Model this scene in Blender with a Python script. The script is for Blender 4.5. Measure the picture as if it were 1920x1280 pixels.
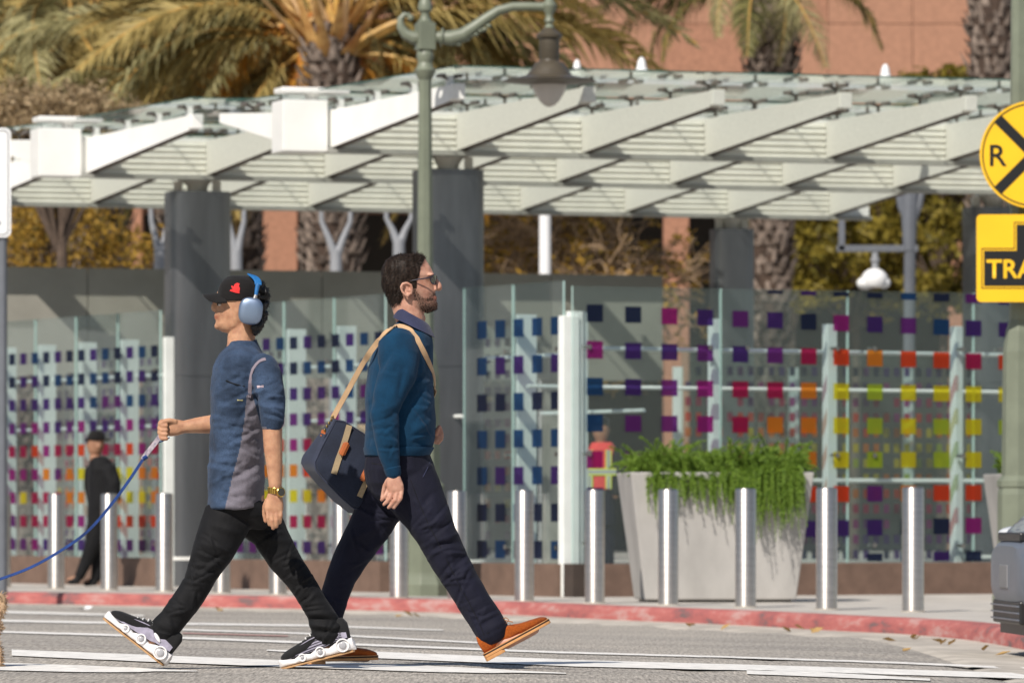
import bpy, bmesh, math, random
import numpy as np
from mathutils import Vector, Matrix, noise as mnoise
from mathutils.bvhtree import BVHTree
random.seed(7)
for o in list(bpy.data.objects): bpy.data.objects.remove(o)
SC = bpy.context.scene
COL = SC.collection
PI = math.pi
# ---------------------------------------------------------------- camera: a 200 mm telephoto held low
F = 200/36*1920; HY = 967; CZ = 0.69
cam = bpy.data.cameras.new('camera'); cam.lens = 200; cam.sensor_width = 36
cam.shift_y = (HY-640)/1920; cam.clip_start = 0.5; cam.clip_end = 1500
cam.dof.use_dof = True; cam.dof.focus_distance = 24.4; cam.dof.aperture_fstop = 6.3
co = bpy.data.objects.new('camera', cam); COL.objects.link(co)
co.location = (0, 0, CZ); co.rotation_euler = (PI/2, 0, 0)
SC.camera = co
# ---------------------------------------------------------------- daylight
SUN_AZ = math.radians(27); SUN_EL = math.radians(43)     # behind the camera, to its left
to_sun = Vector((-math.sin(SUN_AZ)*math.cos(SUN_EL), -math.cos(SUN_AZ)*math.cos(SUN_EL), math.sin(SUN_EL)))
W = bpy.data.worlds.new('World'); SC.world = W; W.use_nodes = True
wn = W.node_tree; bg = wn.nodes['Background']
sky = wn.nodes.new('ShaderNodeTexSky'); sky.sky_type = 'NISHITA'; sky.sun_disc = False
sky.sun_elevation = SUN_EL; sky.sun_rotation = math.atan2(to_sun.x, to_sun.y)
sky.air_density = 1.0; sky.dust_density = 1.0; sky.ozone_density = 1.0
wn.links.new(sky.outputs[0], bg.inputs[0]); bg.inputs[1].default_value = 0.075
sl = bpy.data.lights.new('sun', 'SUN'); sl.energy = 4.6; sl.angle = math.radians(0.53); sl.color = (1.0, 0.93, 0.84)
so = bpy.data.objects.new('sun', sl); COL.objects.link(so)
so.rotation_euler = (-to_sun).to_track_quat('-Z', 'Y').to_euler(); so.location = (-20, -20, 30)
SC.view_settings.view_transform = 'Standard'; SC.view_settings.look = 'None'
SC.view_settings.exposure = 0.15; SC.view_settings.gamma = 1.0; SC.view_settings.use_curve_mapping = False
try:
    SC.cycles.max_bounces = 8; SC.cycles.transparent_max_bounces = 24
    SC.cycles.caustics_reflective = False; SC.cycles.caustics_refractive = False
except Exception: pass

# ---------------------------------------------------------------- helpers
def P(px, py, d):
    """the point seen at photograph pixel (px,py), d metres from the camera plane"""
    return Vector(((px-960)*d/F, d, CZ-(py-HY)*d/F))
class Frame:
    def __init__(s, d0): s.d0 = d0; s.k = d0/F
    def __call__(s, px, py, dy=0.0): return P(px, py, s.d0+dy)
ORG = {}
def tag(o, label=None, cat=None, group=None, kind=None):
    if label: o['label'] = label
    if cat: o['category'] = cat
    if group: o['group'] = group
    if kind: o['kind'] = kind
    return o
def empty(name, loc, label=None, cat=None, group=None):
    o = bpy.data.objects.new(name, None); COL.objects.link(o)
    o.location = loc; o.empty_display_size = 0.1; ORG[o.name] = Vector(loc)
    return tag(o, label, cat, group)
def link_mesh(name, me, parent=None, mats=(), org=None, smooth=False):
    """me is in world coordinates; the origin is put at its base"""
    n = len(me.vertices); co_ = np.empty(n*3, 'f'); me.vertices.foreach_get('co', co_); co_ = co_.reshape(-1, 3)
    if org is None:
        mn = co_.min(0); mx = co_.max(0); org = Vector(((mn[0]+mx[0])/2, (mn[1]+mx[1])/2, mn[2]))
    co_ = co_-np.array(org, 'f'); me.vertices.foreach_set('co', co_.ravel())
    for m in (mats if isinstance(mats, (list, tuple)) else [mats]): me.materials.append(m)
    if smooth: me.polygons.foreach_set('use_smooth', [True]*len(me.polygons))
    me.update()
    o = bpy.data.objects.new(name, me); COL.objects.link(o); ORG[o.name] = Vector(org)
    if parent is not None:
        o.parent = parent; o.location = Vector(org)-ORG[parent.name]
    else: o.location = org
    return o
def inst(o, loc=None, parent=None, rotz=0, scale=None):
    """a copy of one object (shared mesh) at world point loc"""
    c = o.copy(); COL.objects.link(c); w = Vector(loc) if loc is not None else ORG[o.name].copy(); ORG[c.name] = w
    c.parent = parent; c.location = w-(ORG[parent.name] if parent else Vector())
    if rotz: c.rotation_euler = (0, 0, rotz)
    if scale: c.scale = scale
    return c
class MB:
    def __init__(s): s.v = []; s.f = []; s.m = []
    def add(s, vs, fs, mat=0):
        b = len(s.v); s.v += [tuple(v) for v in vs]
        for f in fs: s.f.append(tuple(i+b for i in f)); s.m.append(mat)
        return s
    def box(s, c, size, ax=None, mat=0):
        """ax = three axis vectors or a rotation about z"""
        c = Vector(c)
        if ax is None: X, Y, Z = Vector((1,0,0)), Vector((0,1,0)), Vector((0,0,1))
        elif isinstance(ax, (int, float)):
            X = Vector((math.cos(ax), math.sin(ax), 0)); Y = Vector((-math.sin(ax), math.cos(ax), 0)); Z = Vector((0,0,1))
        else: X, Y, Z = ax
        a, b, h = size[0]/2, size[1]/2, size[2]/2
        vs = [c+X*i*a+Y*j*b+Z*k*h for k in (-1,1) for j in (-1,1) for i in (-1,1)]
        return s.add(vs, [(0,2,3,1),(4,5,7,6),(0,1,5,4),(2,6,7,3),(0,4,6,2),(1,3,7,5)], mat)
    def hexa(s, v8, mat=0):
        """v8 order: bottom (0..3 round), top (4..7 round)"""
        return s.add(v8, [(3,2,1,0),(4,5,6,7),(0,1,5,4),(1,2,6,5),(2,3,7,6),(3,0,4,7)], mat)
    def prism(s, poly, off, mat=0):
        """planar polygon of 3D points extruded by vector off"""
        n = len(poly); off = Vector(off)
        vs = [Vector(p) for p in poly]+[Vector(p)+off for p in poly]
        return s.add(vs, [tuple(range(n))[::-1], tuple(range(n, 2*n))]+[(i,(i+1)%n,n+(i+1)%n,n+i) for i in range(n)], mat)
    def loft(s, secs, n=20, mat=0, cap=True):
        """secs: (centre, u, v[, power]) rings"""
        vs = []
        for q in secs:
            c, u, v = Vector(q[0]), Vector(q[1]), Vector(q[2]); pw = q[3] if len(q) > 3 else 2.0
            for i in range(n):
                a = 2*PI*i/n; ca, sa = math.cos(a), math.sin(a); e = 2.0/pw
                vs.append(c+u*(math.copysign(abs(ca)**e, ca))+v*(math.copysign(abs(sa)**e, sa)))
        m = len(secs)
        fs = [(j*n+i, j*n+(i+1)%n, (j+1)*n+(i+1)%n, (j+1)*n+i) for j in range(m-1) for i in range(n)]
        if cap: fs += [tuple(range(n))[::-1], tuple(range((m-1)*n, m*n))]
        return s.add(vs, fs, mat)
    def tube(s, pts, r, n=8, mat=0, cap=True):
        pts = [Vector(p) for p in pts]; m = len(pts)
        rr = r if isinstance(r, (list, tuple)) else [r]*m
        secs = []; prev = None
        for i, p in enumerate(pts):
            t = (pts[min(i+1,m-1)]-pts[max(i-1,0)])
            if t.length < 1e-9: t = Vector((0,0,1))
            t.normalize()
            if prev is None: a = t.cross(Vector((0,0,1)) if abs(t.z) < .9 else Vector((1,0,0))).normalized()
            else: a = (prev-t*prev.dot(t)).normalized()
            prev = a; b = t.cross(a)
            secs.append((p, a*rr[i], b*rr[i]))
        return s.loft(secs, n, mat, cap)
    def lathe(s, base, prof, n=24, mat=0, tilt=None, sq=None):
        """prof: (radius, height) from the bottom, about the vertical through base"""
        base = Vector(base); T = tilt or Matrix.Identity(3)
        return s.loft([(base+T@Vector((0,0,z)), T@Vector((max(r,1e-4),0,0)), T@Vector((0,max(r,1e-4),0))) for r, z in prof], n, mat)
    def ell(s, c, r, n=14, m=9, mat=0, ax=None):
        X, Y, Z = ax or (Vector((1,0,0)), Vector((0,1,0)), Vector((0,0,1))); c = Vector(c)
        secs = []
        for j in range(m+1):
            a = -PI/2+PI*j/m; k = max(math.cos(a), .02)
            secs.append((c+Z*r[2]*math.sin(a), X*r[0]*k, Y*r[1]*k))
        return s.loft(secs, n, mat)
    def sheet(s, rows, mat=0):
        n = len(rows[0]); b = [p for r in rows for p in r]
        return s.add(b, [(j*n+i, j*n+i+1, (j+1)*n+i+1, (j+1)*n+i) for j in range(len(rows)-1) for i in range(n-1)], mat)
    def mesh(s, name='m'):
        me = bpy.data.meshes.new(name); me.from_pydata(s.v, [], s.f); me.update()
        if any(s.m): me.polygons.foreach_set('material_index', s.m)
        return me
    def build(s, name, mats, parent=None, smooth=False, org=None, bevel=0):
        o = link_mesh(name, s.mesh(name), parent, mats, org, smooth)
        if bevel:
            b = o.modifiers.new('bevel', 'BEVEL'); b.width = bevel; b.segments = 2; b.limit_method = 'ANGLE'; b.angle_limit = math.radians(40)
        if smooth: autosmooth(o)
        return o
def autosmooth(o, ang=35):
    """flat where the surface turns sharply"""
    me = o.data; bm = bmesh.new(); bm.from_mesh(me); lim = math.radians(ang)
    bm.normal_update()
    for e in bm.edges:
        if len(e.link_faces) == 2 and e.calc_face_angle(0) > lim: e.smooth = False
    bm.to_mesh(me); bm.free()
def remesh(mb, voxel, iters=2, name='r'):
    """fuse overlapping closed shapes into one continuous surface (world coordinates)"""
    me = mb.mesh(name); o = bpy.data.objects.new('tmp', me); COL.objects.link(o)
    r = o.modifiers.new('r', 'REMESH'); r.mode = 'VOXEL'; r.voxel_size = voxel; r.adaptivity = 0
    if iters:
        q = o.modifiers.new('s', 'SMOOTH'); q.factor = 0.5; q.iterations = iters
    dg = bpy.context.evaluated_depsgraph_get(); dg.update()
    out = bpy.data.meshes.new_from_object(o.evaluated_get(dg), depsgraph=dg)
    bpy.data.objects.remove(o); bpy.data.meshes.remove(me); out.name = name
    return out
def vnp(me):
    a = np.empty(len(me.vertices)*3, 'f'); me.vertices.foreach_get('co', a); a = a.reshape(-1, 3)
    b = np.empty(len(me.vertices)*3, 'f'); me.vertices.foreach_get('normal', b); return a, b.reshape(-1, 3)
def setv(me, a): me.vertices.foreach_set('co', a.astype('f').ravel()); me.update()
def topx(a): return 960+F*a[:,0]/a[:,1], HY-F*(a[:,2]-CZ)/a[:,1]
def folds(me, segs, near=True):
    """press real folds into cloth: segs (x1,y1,x2,y2,width,amp) measured on the photograph, on the side that shows"""
    a, nm = vnp(me); px, py = topx(a); d = np.zeros(len(a))
    face = np.clip(-nm[:,1]*1.3+.35, 0, 1) if near else np.ones(len(a))
    for x1, y1, x2, y2, w, amp in segs:
        dx, dy = x2-x1, y2-y1; L2 = dx*dx+dy*dy+1e-6
        t = ((px-x1)*dx+(py-y1)*dy)/L2; tc = np.clip(t, 0, 1)
        r2 = (px-x1-tc*dx)**2+(py-y1-tc*dy)**2
        d += amp*np.exp(-r2/(w*w))*face*np.clip(1.15-np.abs(tc-.5)*1.1, 0, 1)
    setv(me, a+nm*d[:,None])
def autofolds(path, n, seed, w=(2.6,4.6), amp=(.0015,.0045), bias=30):
    """creases across a sleeve or trouser leg: path of (px,py,radius); each a ridge with a valley beside it"""
    rg = random.Random(seed); out = []
    for _ in range(n):
        i = rg.randrange(len(path)-1); t = rg.random(); a, b = path[i], path[i+1]
        cx, cy, r = [a[k]+(b[k]-a[k])*t for k in range(3)]; an = math.atan2(b[1]-a[1], b[0]-a[0])+PI/2+math.radians(rg.gauss(0, bias))
        o = rg.uniform(-.5,.5)*r; la = math.atan2(b[1]-a[1], b[0]-a[0])+PI/2; cx += math.cos(la)*o; cy += math.sin(la)*o
        L = r*rg.uniform(.35,.85); dx, dy = math.cos(an)*L, math.sin(an)*L; ww = rg.uniform(*w); am = rg.uniform(*amp)
        out.append((cx-dx, cy-dy, cx+dx, cy+dy, ww, am)); ox, oy = -math.sin(an)*ww*1.5, math.cos(an)*ww*1.5
        out.append((cx-dx+ox, cy-dy+oy, cx+dx+ox, cy+dy+oy, ww*.9, -am))
    return out
def rumple(me, amp, sc, st=(1,1,1), seed=0):
    a, nm = vnp(me); off = Vector((seed*7.1, seed*3.3, seed*1.7))
    d = np.array([mnoise.noise(Vector((v[0]*st[0], v[1]*st[1], v[2]*st[2]))*sc+off) for v in a])
    setv(me, a+nm*(d*amp)[:,None])
def inpoly(x, y, poly):
    r = np.zeros(len(x), bool); n = len(poly); j = n-1
    for i in range(n):
        xi, yi = poly[i]; xj, yj = poly[j]
        c = ((yi > y) != (yj > y)) & (x < (xj-xi)*(y-yi)/((yj-yi) if abs(yj-yi) > 1e-9 else 1e-9)+xi)
        r ^= c; j = i
    return r
def limb(mb, fr, pts, n=18, mat=0, pw=2.0):
    """pts: (px, py, dy, r_in_picture_px, r_in_depth_px)"""
    C = [fr(p[0], p[1], p[2]) for p in pts]; secs = []
    for i, p in enumerate(pts):
        t = (C[min(i+1, len(C)-1)]-C[max(i-1, 0)]).normalized()
        u = Vector((t.z, 0, -t.x))
        if u.length < 1e-3: u = Vector((1, 0, 0))
        u.normalize(); v = t.cross(u).normalized()
        secs.append((C[i], u*p[3]*fr.k, v*p[4]*fr.k, pw))
    t0 = (C[0]-C[1]).normalized(); t1 = (C[-1]-C[-2]).normalized()
    a, b = secs[0], secs[-1]
    r0 = min(a[1].length, a[2].length); r1 = min(b[1].length, b[2].length)
    secs = [(a[0]+t0*r0*.8, a[1]*.3, a[2]*.3, pw), (a[0]+t0*r0*.5, a[1]*.75, a[2]*.75, pw)]+secs+[(b[0]+t1*r1*.5, b[1]*.75, b[2]*.75, pw), (b[0]+t1*r1*.8, b[1]*.3, b[2]*.3, pw)]
    mb.loft(secs, n, mat)
def slabs(mb, fr, rows, n=28, pw=2.2, dy=0, front=0, ftap=0.0):
    """horizontal slices: (py, x_left, x_right, half_depth_px[, dy])"""
    secs = []
    for r in rows:
        y, x0, x1, hd = r[:4]; d = dy+(r[4] if len(r) > 4 else 0)
        secs.append((fr((x0+x1)/2, y, d), Vector(((x1-x0)/2*fr.k, 0, 0)), Vector((0, hd*fr.k, 0)), pw))
    b = len(mb.v); mb.loft(secs, n)
    if ftap:
        for j, q in enumerate(secs):
            for i in range(n):
                v = Vector(mb.v[b+j*n+i]); t = (v.x-q[0].x)/max(q[1].x, 1e-6)*front
                if t > 0: v.y = q[0].y+(v.y-q[0].y)*(1-ftap*t); mb.v[b+j*n+i] = tuple(v)
# ---------------------------------------------------------------- materials
MATS = {}
def _mk(name):
    m = bpy.data.materials.new(name); m.use_nodes = True; MATS[name] = m
    nt = m.node_tree; return m, nt, nt.nodes['Principled BSDF']
def mat(name, c, rough=.7, metal=0.0, var=.12, vs=6.0, c2=None, bump=0.0, bs=60.0, spec=.5, stretch=None, sheen=0, aniso=0, coat=0, detail=4, obj=False, tl=0):
    """base colour varied by noise between c*(1-var) and c*(1+var), or towards c2; fine bump"""
    if name in MATS: return MATS[name]
    m, nt, b = _mk(name); N = nt.nodes; L = nt.links
    b.inputs['Roughness'].default_value = rough; b.inputs['Metallic'].default_value = metal
    b.inputs['Specular IOR Level'].default_value = spec
    if sheen: b.inputs['Sheen Weight'].default_value = sheen
    if aniso: b.inputs['Anisotropic'].default_value = aniso
    if coat: b.inputs['Coat Weight'].default_value = coat
    if tl: b.inputs['Subsurface Weight'].default_value = tl; b.inputs['Subsurface Radius'].default_value = (.012, .005, .003); b.inputs['Subsurface Scale'].default_value = 1.0
    tc = N.new('ShaderNodeNewGeometry') if not obj else N.new('ShaderNodeTexCoord')
    src = tc.outputs['Position'] if not obj else tc.outputs['Object']
    if stretch:
        mp = N.new('ShaderNodeMapping'); mp.inputs['Scale'].default_value = stretch; L.new(src, mp.inputs[0]); src = mp.outputs[0]
    nz = N.new('ShaderNodeTexNoise'); nz.inputs['Scale'].default_value = vs; nz.inputs['Detail'].default_value = detail; nz.inputs['Roughness'].default_value = .6
    L.new(src, nz.inputs['Vector'])
    rp = N.new('ShaderNodeValToRGB'); rp.color_ramp.elements[0].position = .33; rp.color_ramp.elements[1].position = .67
    a = [x*(1-var) for x in c]; e = c2 if c2 else [min(1, x*(1+var)) for x in c]
    rp.color_ramp.elements[0].color = (*a, 1); rp.color_ramp.elements[1].color = (*e, 1)
    L.new(nz.outputs[0], rp.inputs[0]); L.new(rp.outputs[0], b.inputs['Base Color'])
    if bump:
        n2 = N.new('ShaderNodeTexNoise'); n2.inputs['Scale'].default_value = bs; n2.inputs['Detail'].default_value = 3; L.new(src, n2.inputs['Vector'])
        bp = N.new('ShaderNodeBump'); bp.inputs['Strength'].default_value = min(1, bump); bp.inputs['Distance'].default_value = .01*bump
        L.new(n2.outputs[0], bp.inputs['Height']); L.new(bp.outputs[0], b.inputs['Normal'])
    return m
def leafmat(name, c, c2, trans=.35, rough=.55):
    """foliage: colour differs from leaf to leaf, some light comes through"""
    if name in MATS: return MATS[name]
    m, nt, b = _mk(name); N = nt.nodes; L = nt.links
    g = N.new('ShaderNodeNewGeometry'); rp = N.new('ShaderNodeValToRGB')
    rp.color_ramp.elements[0].color = (*c, 1); rp.color_ramp.elements[1].color = (*c2, 1)
    L.new(g.outputs['Random Per Island'], rp.inputs[0]); L.new(rp.outputs[0], b.inputs['Base Color']); b.inputs['Roughness'].default_value = rough
    b.inputs['Specular IOR Level'].default_value = .3
    t = N.new('ShaderNodeBsdfTranslucent'); L.new(rp.outputs[0], t.inputs[0]); mx = N.new('ShaderNodeMixShader'); mx.inputs[0].default_value = trans
    L.new(b.outputs[0], mx.inputs[1]); L.new(t.outputs[0], mx.inputs[2]); L.new(mx.outputs[0], N['Material Output'].inputs[0])
    return m
def glassmat(name, tint, haze=(.4,.5,.48), hz=.05, rough=.02, frit=0):
    """thin architectural glass: see-through tint, sharp reflection, a little dust"""
    if name in MATS: return MATS[name]
    m, nt, b = _mk(name); N = nt.nodes; L = nt.links; N.remove(b)
    t = N.new('ShaderNodeBsdfTransparent'); t.inputs[0].default_value = (*tint, 1)
    d = N.new('ShaderNodeBsdfDiffuse'); d.inputs[0].default_value = (*haze, 1)
    tr = N.new('ShaderNodeBsdfTranslucent'); tr.inputs[0].default_value = (*haze, 1)
    dd = N.new('ShaderNodeMixShader'); dd.inputs[0].default_value = .5; L.new(d.outputs[0], dd.inputs[1]); L.new(tr.outputs[0], dd.inputs[2])
    m1 = N.new('ShaderNodeMixShader'); m1.inputs[0].default_value = hz; L.new(t.outputs[0], m1.inputs[1]); L.new(dd.outputs[0], m1.inputs[2])
    g = N.new('ShaderNodeBsdfGlossy'); g.inputs['Roughness'].default_value = rough; g.inputs[0].default_value = (.9,.95,.95,1)
    lw = N.new('ShaderNodeLayerWeight'); pw_ = N.new('ShaderNodeMath'); pw_.operation = 'POWER'; pw_.inputs[1].default_value = 5; L.new(lw.outputs['Facing'], pw_.inputs[0])
    fr = N.new('ShaderNodeMath'); fr.operation = 'MULTIPLY_ADD'; fr.inputs[1].default_value = .94; fr.inputs[2].default_value = .04; L.new(pw_.outputs[0], fr.inputs[0])
    m2 = N.new('ShaderNodeMixShader'); L.new(fr.outputs[0], m2.inputs[0]); L.new(m1.outputs[0], m2.inputs[1]); L.new(g.outputs[0], m2.inputs[2])
    L.new(m2.outputs[0], N['Material Output'].inputs[0]); return m
def filmmat(name, c, op=.35):
    """translucent coloured film stuck on the glass"""
    if name in MATS: return MATS[name]
    m, nt, b = _mk(name); N = nt.nodes; L = nt.links
    b.inputs['Base Color'].default_value = (*c, 1); b.inputs['Roughness'].default_value = .35
    t = N.new('ShaderNodeBsdfTransparent'); t.inputs[0].default_value = (*[min(1, x*1.25+.015) for x in c], 1)
    mx = N.new('ShaderNodeMixShader'); mx.inputs[0].default_value = op; L.new(t.outputs[0], mx.inputs[1]); L.new(b.outputs[0], mx.inputs[2])
    L.new(mx.outputs[0], N['Material Output'].inputs[0]); return m
# ================================================================ ground, road, kerb, pavement
def d_top(y): return CZ*F/(y-HY)
KP = [(-700,1100),(50,1110.5),(350,1115.5),(655,1120.5),(966,1129),(1120,1135.5),(1400,1146),(1568,1154.5),(1697,1160),(1790,1166.5),(1841,1172),(1920,1184),(2010,1202),(2130,1232)]
KP = [P(x, y, d_top(y)) for x, y in KP]
kp = [KP[0]+(KP[0]-KP[1])*4]+KP+[KP[-1]+(KP[-1]-KP[-2])*6]
kp = [Vector((p.x, p.y, 0)) for p in kp]
# resample smoothly
def resample(pts, step):
    out = [];
    for i in range(len(pts)-1):
        p0, p1, p2, p3 = pts[max(i-1,0)], pts[i], pts[i+1], pts[min(i+2, len(pts)-1)]
        n = max(1, int((p2-p1).length/step))
        for k in range(n):
            t = k/n
            out.append(.5*((2*p1)+(p2-p0)*t+(2*p0-5*p1+4*p2-p3)*t*t+(3*p1-p0-3*p2+p3)*t**3))
    out.append(pts[-1]); return out
kpath = resample(kp, .35)
def knorm(i):
    t = (kpath[min(i+1, len(kpath)-1)]-kpath[max(i-1, 0)]).normalized(); return Vector((t.y, -t.x, 0))   # towards the road
KN = np.array([(p.x, p.y) for p in kpath])
NN = np.array([(knorm(i).x, knorm(i).y) for i in range(len(kpath))])
_t = (KP[8]-KP[2]); _t.z = 0; _t.normalize(); KNRM = Vector((_t.y, -_t.x, 0))
def kdist(x, y):
    q = KN-np.array((x, y)); i = int(np.argmin((q*q).sum(1)))
    return float(-(q[i]*NN[i]).sum()) if True else 0
def road_z(x, y):
    q = Vector((x, y, 0))-KP[2]; nl = q.x*KNRM.x+q.y*KNRM.y; d = min(nl, .5+max(0, kdist(x, y)-.5)*4)
    return min(.055, -.102+max(0, d-.5)*.0175)
m_road = bpy.data.materials.new('asphalt'); m_road.use_nodes = True
def build_asphalt(m):
    nt = m.node_tree; N = nt.nodes; L = nt.links; b = N['Principled BSDF']; b.inputs['Roughness'].default_value = .85; b.inputs['Specular IOR Level'].default_value = .25
    g = N.new('ShaderNodeNewGeometry')
    n1 = N.new('ShaderNodeTexNoise'); n1.inputs['Scale'].default_value = 1; n1.inputs['Detail'].default_value = 4; n1.inputs['Roughness'].default_value = .7; m0 = N.new('ShaderNodeMapping'); m0.inputs['Scale'].default_value = (75, 3.2, 1); L.new(g.outputs['Position'], m0.inputs[0]); L.new(m0.outputs[0], n1.inputs['Vector'])
    n2 = N.new('ShaderNodeTexNoise'); n2.inputs['Scale'].default_value = .55; n2.inputs['Detail'].default_value = 5; L.new(g.outputs['Position'], n2.inputs['Vector'])
    mp = N.new('ShaderNodeMapping'); mp.inputs['Scale'].default_value = (.35, 2.2, 1); mp.inputs['Rotation'].default_value = (0, 0, .25); L.new(g.outputs['Position'], mp.inputs[0])
    n3 = N.new('ShaderNodeTexNoise'); n3.inputs['Scale'].default_value = 1.2; n3.inputs['Detail'].default_value = 6; L.new(mp.outputs[0], n3.inputs['Vector'])
    v = N.new('ShaderNodeTexVoronoi'); v.inputs['Scale'].default_value = 95; L.new(g.outputs['Position'], v.inputs['Vector'])
    r1 = N.new('ShaderNodeValToRGB'); r1.color_ramp.elements[0].color = (.17,.158,.145,1); r1.color_ramp.elements[1].color = (.66,.615,.56,1); r1.color_ramp.elements[0].position = .3; r1.color_ramp.elements[1].position = .72
    L.new(n1.outputs[0], r1.inputs[0])
    mx = N.new('ShaderNodeMix'); mx.data_type = 'RGBA'; mx.blend_type = 'MULTIPLY'; mx.inputs['Factor'].default_value = .75
    r2 = N.new('ShaderNodeValToRGB'); r2.color_ramp.elements[0].color = (.8,.8,.8,1); r2.color_ramp.elements[1].color = (1.12,1.1,1.06,1); r2.color_ramp.elements[0].position = .36; r2.color_ramp.elements[1].position = .66
    L.new(n2.outputs[0], r2.inputs[0]); L.new(r1.outputs[0], mx.inputs['A']); L.new(r2.outputs[0], mx.inputs['B'])
    m3 = N.new('ShaderNodeMix'); m3.data_type = 'RGBA'; m3.blend_type = 'MULTIPLY'; m3.inputs['Factor'].default_value = .5
    r3 = N.new('ShaderNodeValToRGB'); r3.color_ramp.elements[0].color = (.78,.78,.78,1); r3.color_ramp.elements[1].color = (1.15,1.14,1.12,1); r3.color_ramp.elements[0].position = .4; r3.color_ramp.elements[1].position = .6
    L.new(n3.outputs[0], r3.inputs[0]); L.new(mx.outputs['Result'], m3.inputs['A']); L.new(r3.outputs[0], m3.inputs['B'])
    L.new(m3.outputs['Result'], b.inputs['Base Color'])
    bp = N.new('ShaderNodeBump'); bp.inputs['Strength'].default_value = .9; bp.inputs['Distance'].default_value = .008; L.new(v.outputs['Distance'], bp.inputs['Height']); L.new(bp.outputs[0], b.inputs['Normal'])
build_asphalt(m_road)
m_ground = mat('far_ground', (.17,.155,.14), .9, vs=.8)
mb = MB(); mb.sheet([[(-900,-80,-.3),(900,-80,-.3)],[(-900,1200,-.3),(900,1200,-.3)]]); g = mb.build('ground', m_ground); tag(g, kind='structure')
xs = np.concatenate([np.arange(-40,-9,3), np.arange(-9, 9, .4), np.arange(9, 41, 3)]); ys = np.concatenate([np.arange(-6, 20, 2), np.arange(20, 58, .4), np.arange(58, 80, 3)])
mb = MB(); mb.sheet([[(x, y, road_z(x, y)-(.03 if kdist(x, y) < .62 else 0)) for x in xs] for y in ys]); road = mb.build('road', m_road, smooth=True); tag(road, kind='structure')
# concrete gutter
m_conc = mat('gutter_concrete', (.46,.42,.365), .9, vs=3, var=.25, bump=.3, bs=90)
mb = MB(); rows = []
for off, z in ((0.0,-.098),(.25,-.101),(.62,-.092),(.85,-.0925)):
    rows.append([(p.x+knorm(i).x*off, p.y+knorm(i).y*off, z if off < .8 else -.115) for i, p in enumerate(kpath)])
mb.sheet(rows); tag(mb.build('gutter', m_conc), kind='structure')
# red painted kerb, worn
m_kerb, nt, b = _mk('red_kerb_paint'); N = nt.nodes; L = nt.links; b.inputs['Roughness'].default_value = .8
gg = N.new('ShaderNodeNewGeometry'); mp = N.new('ShaderNodeMapping'); mp.inputs['Scale'].default_value = (1.3,1.3,5); mp.inputs['Location'].default_value = (3.7,9.1,2); L.new(gg.outputs['Position'], mp.inputs[0])
n1 = N.new('ShaderNodeTexNoise'); n1.inputs['Scale'].default_value = 1.6; n1.inputs['Detail'].default_value = 8; n1.inputs['Roughness'].default_value = .65; L.new(mp.outputs[0], n1.inputs['Vector'])
r = N.new('ShaderNodeValToRGB'); e = r.color_ramp.elements; e[0].position = .36; e[0].color = (.16,.10,.10,1); e[1].position = .43; e[1].color = (.33,.10,.095,1)
x = e.new(.53); x.color = (.42,.13,.115,1); x = e.new(.64); x.color = (.45,.26,.24,1)
L.new(n1.outputs[0], r.inputs[0]); L.new(r.outputs[0], b.inputs['Base Color'])
n2 = N.new('ShaderNodeTexNoise'); n2.inputs['Scale'].default_value = 40; L.new(gg.outputs['Position'], n2.inputs['Vector']); bp = N.new('ShaderNodeBump'); bp.inputs['Strength'].default_value = .5; bp.inputs['Distance'].default_value = .01; L.new(n2.outputs[0], bp.inputs['Height']); L.new(bp.outputs[0], b.inputs['Normal'])
mb = MB(); rows = []
for off, z in ((.035,-.12),(.03,-.035),(.012,-.008),(-.01,.004),(-.15,.006),(-.152,-.05)):
    rows.append([(p.x+knorm(i).x*off, p.y+knorm(i).y*off, z) for i, p in enumerate(kpath)])
mb.sheet(rows); tag(mb.build('kerb', m_kerb, smooth=True), kind='structure')
m_side = mat('pavement_concrete', (.47,.44,.40), .9, vs=2.2, var=.18, bump=.3, bs=70)
mb = MB(); back = [Vector((p.x+30, p.y+70, 0)) for p in kpath]
mb.sheet([[(p.x-knorm(i).x*.14, p.y-knorm(i).y*.14, .0) for i, p in enumerate(kpath)], [(q.x, q.y+10, 0.0) for q in back]])
mb.add([(-40,66,-.004),(60,66,-.004),(60,150,-.004),(-40,150,-.004)], [(0,1,2,3)])
side = mb.build('pavement', m_side); tag(side, kind='structure')
# painted road lines
m_line = mat('road_paint', (.80,.78,.74), .7, vs=14, var=.22, bump=.4, bs=120, detail=8)
m_pink = mat('faded_red_paint', (.42,.24,.22), .8, vs=14)
def on_road(px, py):
    lo, hi = 19.0, 60.0
    d = lo
    while d < hi:
        p = P(px, py, d)
        if p.z <= road_z(p.x, p.y): break
        d += .2
    for _ in range(4): 
        p = P(px, py, d); zz = road_z(p.x, p.y); d = (CZ-zz)*F/(py-HY)
    p = P(px, py, d); return Vector((p.x, p.y, road_z(p.x, p.y)+.005))
def stripe(pts, m=m_line):
    """pts: (px, py_top, py_bottom) on the photograph, laid on the road"""
    ps = []
    for a, b_ in zip(pts[:-1], pts[1:]):
        n = max(2, int(abs(b_[0]-a[0])/25))
        for k in range(n): t = k/n; ps.append([a[i]+(b_[i]-a[i])*t for i in range(3)])
    ps.append(pts[-1]); rows = [[], []]
    for x, y0, y1 in ps:
        if y1-y0 > 5: y0 -= .8; y1 += 1.6
        j = mnoise.noise(Vector((x*.05, y0*.3, 0)))*.5
        rows[0].append(on_road(x, y1+j)); rows[1].append(on_road(x, y0+j*.6))
    mb = MB(); mb.sheet(rows); o = mb.build('road_line', m, parent=road)
    return o
stripe([(-160,1241,1252),(0,1244.5,1256),(150,1249,1259.5),(370,1258.5,1259.8)])
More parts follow.
